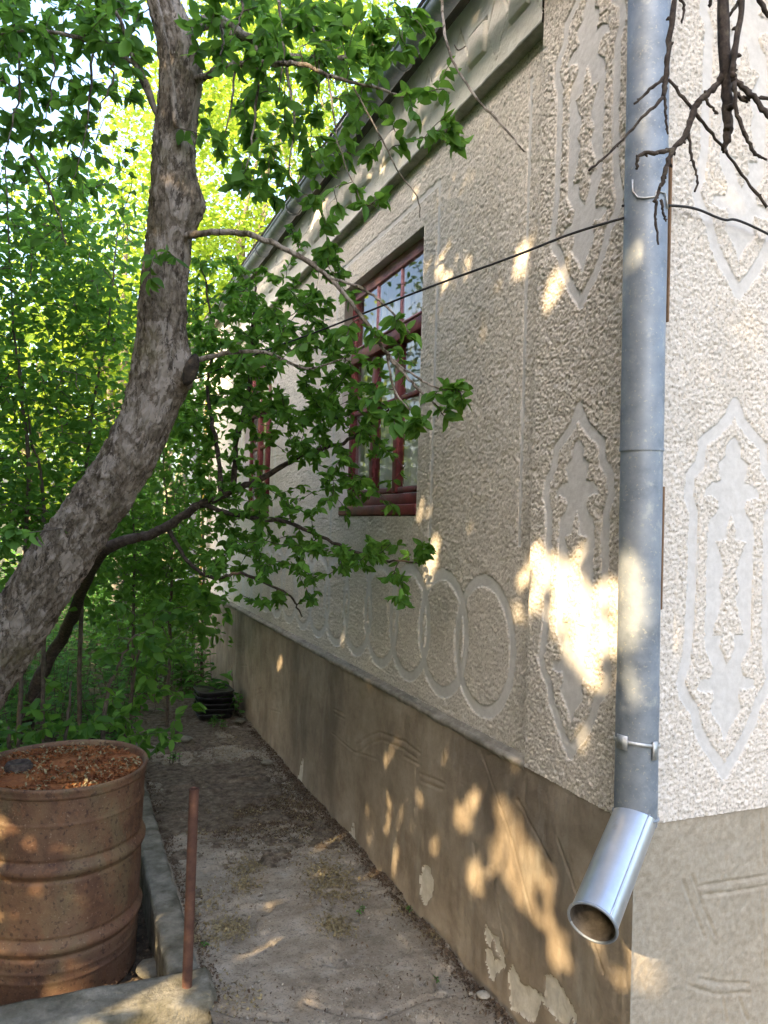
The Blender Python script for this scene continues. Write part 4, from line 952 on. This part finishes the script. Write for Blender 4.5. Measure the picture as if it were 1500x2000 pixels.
ap.grow(region([(540,680,120,50,2.5,2.75,9),(600,590,100,50,2.5,2.7,8),(640,460,40,50,2.6,2.75,4)]), .002, leafn=(6, 10), length=.048)
ap.grow(region([(110,330,160,150,2.7,3.2,46),(60,150,120,120,2.5,3.0,20),(560,200,160,150,2.5,2.9,26)]), .003, leafn=(1, 4), length=.05, bend=.25)
ap.grow(region([(30,1045,55,30,2.3,2.4,4)]), .0022, leafn=(7, 10), length=.054)
ap.finish(300)

# --- small-leaved plum leaning towards the wall
pb = np.array([*hit(45, 1520, 2, -.17)[:2], -.17])
pl = Tree('plum_tree', pb, 'dark small-leaved plum tree reaching from behind the drum to the wall', 'tree', 'plum_leaf', 'twig_dark')
d0 = float((pb-EYE)@CF)
pl.limb([pb]+A3((50,1430,d0),(75,1330,d0),(130,1230,d0-.1),(195,1085,3.55),(300,1042,3.5),(392,985,3.45)), [.052, .045, .040, .034, .027, .022, .018], 10, 20, 'trunk', rough=.003)
pl.limb(A3((392,985,3.45),(440,965,3.42),(510,935,3.38),(590,890,3.3),(680,860,3.15),(760,800,2.95)), [.020, .016, .012, .008, .004], 8, 10, rough=.003)
pl.limb(A3((455,955,3.42),(462,860,3.45),(485,760,3.5),(492,660,3.5),(500,560,3.5)), [.014, .011, .008, .005], 8, 9, rough=.003)
pl.limb(A3((430,968,3.42),(425,880,3.5),(405,760,3.6),(415,660,3.6),(400,540,3.6)), [.011, .009, .006, .004], 8, 9, rough=.003)
pl.limb(A3((330,1035,3.5),(370,1100,3.4),(420,1130,3.3),(470,1120,3.25),(560,1160,3.2),(590,1205,3.15)), [.010, .008, .006, .003], 8, 8, rough=.002)
pl.limb(A3((392,985,3.45),(480,1010,3.3),(560,1020,3.2),(650,1060,3.05),(740,1090,2.9),(820,1100,2.75)), [.012, .009, .006, .003], 8, 8, rough=.002)
pl.grow(region([(560,760,130,110,2.9,3.7,80),(640,820,130,90,2.85,3.5,56),(520,620,140,80,3.0,3.6,60),(610,640,80,70,2.8,3.3,12),(690,750,70,90,2.75,3.05,14)]), .002, leafn=(9, 16), length=.041, wid=.31, sag=.03)
pl.grow(region([(560,1090,170,45,2.8,3.5,50),(700,1085,120,28,2.72,3.0,18),(620,970,190,45,2.8,3.6,40),(470,1040,110,50,3.1,3.6,26),(540,1165,80,22,3.0,3.3,9),(770,1150,35,30,2.65,2.8,6),(830,1080,35,22,2.6,2.7,4),(700,900,110,50,2.75,3.05,16)]), .002, leafn=(9, 16), length=.040, wid=.31, sag=.02)
pl.grow(region([(440,820,100,160,3.3,3.9,80),(330,800,90,200,3.4,4.0,44),(430,600,90,110,3.4,4.0,46),(420,1000,80,90,3.2,3.8,36),(480,700,80,120,3.2,3.7,40),(650,530,40,70,2.8,2.95,10),(560,490,70,60,3.1,3.5,8)]), .002, leafn=(9, 16), length=.041, wid=.31, sag=.03)
pl.grow(region([(770,710,50,50,2.55,2.7,3),(680,690,70,60,2.65,2.85,10)]), .002, leafn=(8, 13), length=.041, wid=.31)
pl.finish(300, twig='twig_dark')

# --- shrubs on the left and behind
def shrub(name, label, stems, regs, mat, length, leafn, blob=None, group=None, hi=True, bark='twig', objs=0, wid=.32, r=.014, wall=True, cut=True, r0=.002):
    c = np.mean([np.asarray(s[0]) for s in stems], axis=0)
    t = Tree(name, (c[0], c[1], -.17), label, 'shrub' if 'shrub' in name else 'tree', mat, bark, group, wall)
    for s in stems: t.limb(s, [r, r*.75, r*.45, r*.25], 6, 8, 'stem', rough=.004)
    for rg in regs: t.grow(rg, r0, leafn=leafn, length=length, blob=blob, wid=wid)
    n = t.finish(objs, hi, cut); return t
def gr(x, y): return np.array([*hit(x, y, 2, -.17)[:2], -.2])
def stem(x0, y0, d, *pts): 
    p = at(x0, y0, d); return [np.array([p[0], p[1], -.2])]+[at(x, y, e) for x, y, e in pts]
shrub('leafy_shrub', 'green shrub with bright broad leaves right behind the drum', [stem(200, 1500, 3.6, (205,1400,3.6),(230,1300,3.55),(265,1240,3.5)), stem(120, 1500, 3.5, (130,1420,3.5),(140,1330,3.45)), stem(240, 1450, 4.1, (265,1300,4.1),(330,1210,4.0)), stem(30, 1500, 3.6, (20,1450,3.6),(10,1420,3.6))],
      [region([(260,1240,80,60,3.4,3.8,12),(300,1330,110,80,3.6,4.2,20),(130,1390,110,70,3.3,3.9,18),(200,1440,140,50,3.4,3.9,16),(380,1200,80,50,3.6,4.1,14),(30,1440,60,50,3.4,3.8,7),(370,1160,70,40,3.6,4.0,8)])], 'shrub_leaf', .066, (6, 10), objs=120)
shrub('leafy_shrub', 'tall dense shrub filling the left edge beside the apple trunk', [stem(40, 1300, 4.3, (55,950,4.3),(40,760,4.3),(20,560,4.3),(10,300,4.3)), stem(90, 1300, 4.4, (85,1000,4.4),(60,850,4.4),(30,640,4.5)), stem(160, 1300, 4.6, (170,900,4.6),(210,650,4.6),(230,450,4.7))],
      [region([(80,620,170,180,4.0,5.0,130),(90,860,180,150,4.0,5.0,130),(60,1080,140,120,4.0,4.9,90),(60,420,120,100,4.1,4.8,50),(220,520,80,160,4.3,5.2,40)])], 'shrub_leaf', .058, (12, 20), blob=(.10, .10, .07), objs=60)
shrub('leafy_shrub', 'dense shrub between the apple trunk and the far house corner', [stem(330, 1300, 5.4, (335,1100,5.4),(320,900,5.5),(330,700,5.6)), stem(260, 1300, 5.2, (262,1100,5.2),(250,900,5.2)), stem(400, 1250, 6.5, (395,1000,6.5),(380,800,6.5))],
      [region([(310,950,110,200,5.0,6.4,150),(260,1120,140,120,4.8,6.0,120),(340,1180,80,80,5.4,6.6,60),(340,740,70,120,5.2,6.6,70),(215,1000,60,160,4.9,5.6,40)])], 'shrub_leaf', .058, (12, 20), blob=(.11, .11, .08))
def rtree(name, label, base, h, crown, n, mat, length, leafn, blob, tr=.10, bark='farbark', group=None, cut=True, wid=.36, hi=False, cat='tree'):
    """free-standing tree: trunk, limbs towards the crown ellipsoids [(centre offset, radii)]"""
    b = np.array(base, float); t = Tree(name, tuple(b), label, cat, mat, bark, group, True)
    lean = RNG.normal(0, .12, 2)*h*.3
    P = t.limb([b-np.array([0, 0, .1]), b+np.array([lean[0]*.2, lean[1]*.2, h*.25]), b+np.array([lean[0]*.7, lean[1]*.7, h*.55]), b+np.array([lean[0], lean[1], h*.85])], [tr, tr*.8, tr*.55, tr*.2], 8, 14, 'trunk', rough=.01)
    for c, rad in crown:
        for q in range(3):
            e = b+np.array(c)+RNG.normal(0, .4, 3)*np.array(rad); k = RNG.integers(len(P)//4, len(P)-3)
            t.limb([P[k], P[k]*.5+e*.5+np.array([0, 0, .25]), e], [tr*.4, tr*.25, tr*.08], 6, 8, 'limb', rough=.02)
    for c, rad in crown:
        m = n//len(crown); d = unit(RNG.normal(0, 1, (m, 3)))*(RNG.uniform(.25, 1, m)**.4)[:, None]
        T = b+np.array(c)+d*np.array(rad); T = T[(T[:, 2] > .1)]
        t.grow(T, .006, leafn=leafn, length=length, blob=blob, wid=wid, bend=.2)
    t.finish(0, hi, cut); return t
# background trees (their crowns catch the sun)
def bgc(px, py, d): return at(px, py, d)
def back(px, d, label, h, cr, n, mat='far_leaf', length=.085, group='trees behind the house end', leafn=(34, 52), blob=(.24, .24, .20), tr=.10):
    b = at(px, 1000, d); b = np.array([b[0], b[1], -.1])
    crown = [(at(x, y, dd)-b, (rx, ry, rz)) for x, y, dd, rx, ry, rz in cr]
    return rtree('orchard_tree', label, b, h, crown, n, mat, length, leafn, blob, tr, group=group)
back(430, 10.5, 'sunlit yellow-green tree with pale trunk above the gutter line', 6.8, [(470,330,10.5,1.5,1.3,1.5),(520,150,10.5,1.5,1.4,1.2),(430,560,10.2,1.1,1.0,1.2)], 320)
back(240, 9.0, 'sunlit tree behind the apple trunk, left of the yellow-green one', 5.6, [(230,520,9.0,1.0,1.2,1.4),(200,720,8.6,1.2,1.2,1.1)], 200)
back(60, 9.5, 'leafy tree at the left edge with open sky above it', 5.4, [(60,720,9.5,1.2,1.2,.9),(20,860,9.0,1.4,1.2,1.2)], 170)
back(660, 13.5, 'tall sunlit tree rising behind the house roof', 9.0, [(640,120,13.5,1.9,1.6,2.0),(560,-40,13.0,1.7,1.5,1.5)], 240)
back(330, 14.0, 'far light green tree seen between the trunk and the gutter', 7.5, [(360,250,14,1.5,1.5,1.6),(330,600,13.5,1.8,1.5,2.2)], 240)
back(150, 14.5, 'far dark tree low behind the left shrubs', 5.0, [(120,760,14.5,2.4,1.5,2.0),(150,1000,14,2.6,1.4,1.6)], 150, mat='shrub_leaf')
back(360, 12.0, 'low bushy tree closing the view past the far corner', 3.8, [(350,930,11.5,1.3,1.0,1.6),(330,1120,10.5,1.3,1.0,1.2)], 130, mat='shrub_leaf')
# unseen tree row added at left to shade the wall, crowns cut for sun patches
ROW = [(-3.3, -4.2, 6.2, 'added unseen fruit tree at the near end of the shading row'), (-3.0, -1.7, 6.8, 'second added unseen fruit tree of the shading row, counted from behind the camera'), (-2.9, .7, 6.9, 'tallest added fruit tree of the unseen shading row'), (-3.1, 3.0, 6.4, 'added fruit tree of the unseen shading row level with the drum'), (-3.4, 5.4, 5.4, 'low added fruit tree at the far end of the unseen shading row')]
for x, y, h, lab in ROW:
    rtree('added_shade_tree', lab, (x, y, -.15), h*.7, [((0, 0, h*.36), (1.5, 1.8, h*.29)), ((.1, .1, h*.68), (1.45, 1.8, h*.26))], 425, 'row_leaf', .125, (46, 66), (.26, .26, .22), .12, 'bark', 'unseen fruit trees added left of the path for shade', wid=.42)

# --- bare twigs hanging in from a tree behind the camera
dt = Tree('bare_branched_tree', (2.6, -1.1, -.15), 'half-dead fruit tree whose dark bare twigs hang in at top right', 'tree', 'apple_leaf', 'twig_dark')
dt.limb([np.array([2.6, -1.1, -.25]), np.array([2.55, -1.05, 1.2]), np.array([2.4, -.8, 2.4]), np.array([2.0, -.2, 3.1])], [.10, .085, .07, .05], 8, 18, 'trunk', rough=.006)
top = at(1450, -420, 1.25); tp2 = at(1330, -300, 1.3)
dt.limb([np.array([2.0, -.2, 3.1]), np.array([1.7, .35, 3.0]), top+np.array([.1, -.05, .1]), top], [.048, .035, .02, .014], 8, 12, 'branch', rough=.004)
def bt(r, *p, n=6, d=1.3):
    P = spline([at(*(q if len(q) == 3 else (*q, d))) for q in p], n); m = len(P)
    P[1:-1] += RNG.normal(0, .0009, (m-2, 3)); rr = np.interp(np.linspace(0, 1, m), np.linspace(0, 1, len(r)), r)
    rr = rr*.86*(1+.10*np.sin(np.arange(m)*1.9)+RNG.normal(0, .07, m)); mb = MB(); mb.tube(P, rr, 9)
    for q in range(2, m-1, 4):          # spur buds
        s = unit(RNG.normal(0, 1, 3)+CR*.3); mb.tube([P[q], P[q]+s*rr[q]*1.3, P[q]+s*rr[q]*2.0+np.array([0, 0, -.001])], [rr[q]*.7, rr[q]*.65, rr[q]*.25], 6)
    mb.build('bare_twig', M['twig_dark'], dt.o)
bt([.013, .0115, .011, .009, .004], (1450, -420, 1.25), (1425, -200), (1412, 0), (1418, 150), (1422, 230), (1420, 270), (1414, 298))
bt([.006, .006, .0055, .0045], (1450, -300, 1.27), (1456, -100, 1.28), (1447, 20, 1.28), (1434, 110, 1.28), (1432, 150, 1.28), (1442, 162, 1.28), (1470, 190, 1.27), (1500, 225, 1.26), (1530, 250, 1.25))
bt([.0075, .0065, .0065, .006, .005, .004, .003], (1415, 140), (1400, 165), (1372, 192), (1355, 215), (1340, 262), (1315, 292), (1300, 330), (1290, 365), (1276, 395))
bt([.0045, .004, .003], (1315, 292), (1285, 298), (1250, 302), (1243, 330))
bt([.003, .0025, .002], (1345, 262), (1352, 310), (1362, 345), (1357, 374))
bt([.003, .0022], (1376, 192), (1392, 212), (1402, 222))
bt([.003, .0028, .002], (1282, 392), (1280, 430), (1286, 478))
bt([.003, .002], (1290, 390), (1296, 415), (1300, 432))
bt([.0065, .006, .0055, .005], (1345, -300, 1.33), (1335, -120), (1318, 0), (1306, 90), (1301, 145), (1295, 190))
bt([.003, .0028, .002], (1312, -20), (1334, 10), (1332, 45))
bt([.0035, .003, .0022], (1300, 148), (1270, 175), (1238, 203))
bt([.0035, .0028, .0025, .0022], (1295, 190), (1245, 240), (1190, 300), (1150, 334), d=1.28)
bt([.003, .0025, .002], (1296, 180), (1300, 225), (1305, 262))
bt([.003, .0035, .003, .003, .0028], (1305, 155), (1350, 210), (1400, 272), (1450, 340), (1498, 405), d=1.33)
bt([.004, .004, .0035, .002], (1434, 160), (1440, 225), (1462, 275), (1476, 302), (1498, 312), d=1.27)
bt([.004, .004, .003], (1432, 170), (1445, 190), (1462, 198), d=1.28)
bt([.004, .0035], (1450, 190), (1480, 190), (1515, 195), d=1.28)
bt([.006, .005, .004], (1470, -120), (1485, 0), (1510, 40), d=1.35)
bt([.004, .003], (1395, -60), (1388, 0), (1386, 12), d=1.35)
bt([.0035, .003], (1425, 30), (1440, 8), (1455, -20), d=1.3)
dt.nodes([np.array([2.0, -.2, 3.1]), np.array([1.7, .35, 3.0])], [.02, .02])

# --- undergrowth
def weed(c, h, n, L, V, leaf):
    """an upright nettle-like stem with leaf pairs"""
    lean = RNG.normal(0, .14, 2)*h; P = np.array([c+np.array([lean[0]*t*t, lean[1]*t*t, h*t]) for t in np.linspace(0, 1, 5)])
    V.tube(P, np.linspace(.003, .0015, 5), 4, False)
    a = RNG.uniform(0, 6.28)
    for k in range(n):
        t = .25+.75*(k+.5)/n; p = c+np.array([lean[0]*t*t, lean[1]*t*t, h*t]); a += 1.57+RNG.normal(0, .3); s = L*(1.15-.55*t)*RNG.uniform(.75, 1.2)
        for q in (0, math.pi):
            d = np.array([math.cos(a+q), math.sin(a+q), RNG.normal(.1, .3)]); nn = np.array([RNG.normal(0, .3), RNG.normal(0, .3), 1])
            leaf.append(np.concatenate([p, unit(d), unit(nn), [s, s*.30]]))
def weeds(name, pts, h, n, L, mat, label, cat=None, kind=None, group=None):
    base = np.mean(pts, axis=0); t = Tree(name, tuple(base), label, cat, mat, 'twig', group)
    t.o['kind'] = kind if kind else 'thing'
    if not kind: del t.o['kind']
    lf = []
    for p in pts: weed(np.array(p), h*RNG.uniform(.55, 1.2), RNG.integers(n-1, n+3), L, t.twigs, lf)
    t.leaf = [np.array(lf)]; t.finish(0, True, False)
P = []
for _ in range(520):
    x, y = RNG.uniform(-.8, 1.15), RNG.uniform(4.9, 9.5)
    if x > .42 and y < 6.0+.4*math.sin(x*9): continue
    P.append((x, y, -.12+np.clip(y-6, 0, 2.5)*.05))
weeds('nettle_patch', P, .55, 6, .085, 'weed_leaf', 'thick patch of green nettles at the end of the path', 'nettles', 'stuff')
P = [(RNG.uniform(-2.4, .28), RNG.uniform(3.4, 5.2), -.17) for _ in range(330)]
weeds('ground_cover', P, .36, 5, .075, 'weed_leaf', 'low leafy ground cover in the bed behind the drum', 'ground cover', 'stuff')
P = [(RNG.uniform(-9, 4.5), RNG.uniform(8.6, 15), .0) for _ in range(900)]+[(RNG.uniform(-9, -2.4), RNG.uniform(0, 9), -.17) for _ in range(700)]
weeds('meadow_weeds', P, .6, 5, .12, 'weed_leaf', 'tall weeds covering the orchard floor behind the shrubs', 'weeds', 'stuff')
for (x, y, h, k, lab) in [(472,1395,.16,3,'small green weed growing at the wall foot by the black trays'), (425,1420,.10,3,'low weed sprouting in the soil left of the black trays'), (440,1310,.34,4,'tall nettle clump against the plinth above the black trays'),
                          (820,1780,.030,3,'tiny green weed in the crack at the wall foot'), (852,1922,.025,1,'single green seedling in a path crack'), (705,1782,.022,2,'tiny weed seedling in the middle of the path'), (340,1490,.06,3,'low green weed on the path beside the drum rim'), (400,1850,.02,2,'tiny moss-like weed at the kerb beside the post')]:
    c = hit(x, y, 2, .0) if h < .3 else hit(430, 1400, 2, 0)+np.array([.0, .25, 0]); r = h*.35
    pts = [(min(c[0]+RNG.normal(0, r), WX-.03), c[1]+RNG.normal(0, r), .0) for _ in range(k*(2 if h > .05 else 1))]
    weeds('weed', pts, h, 3, max(.016, h*.42), 'weed_leaf', lab, 'weed', None, 'weeds on and beside the path')
print('objects', len(bpy.data.objects), 'tris', sum(len(m.loops)-2*len(m.polygons) for m in bpy.data.meshes))
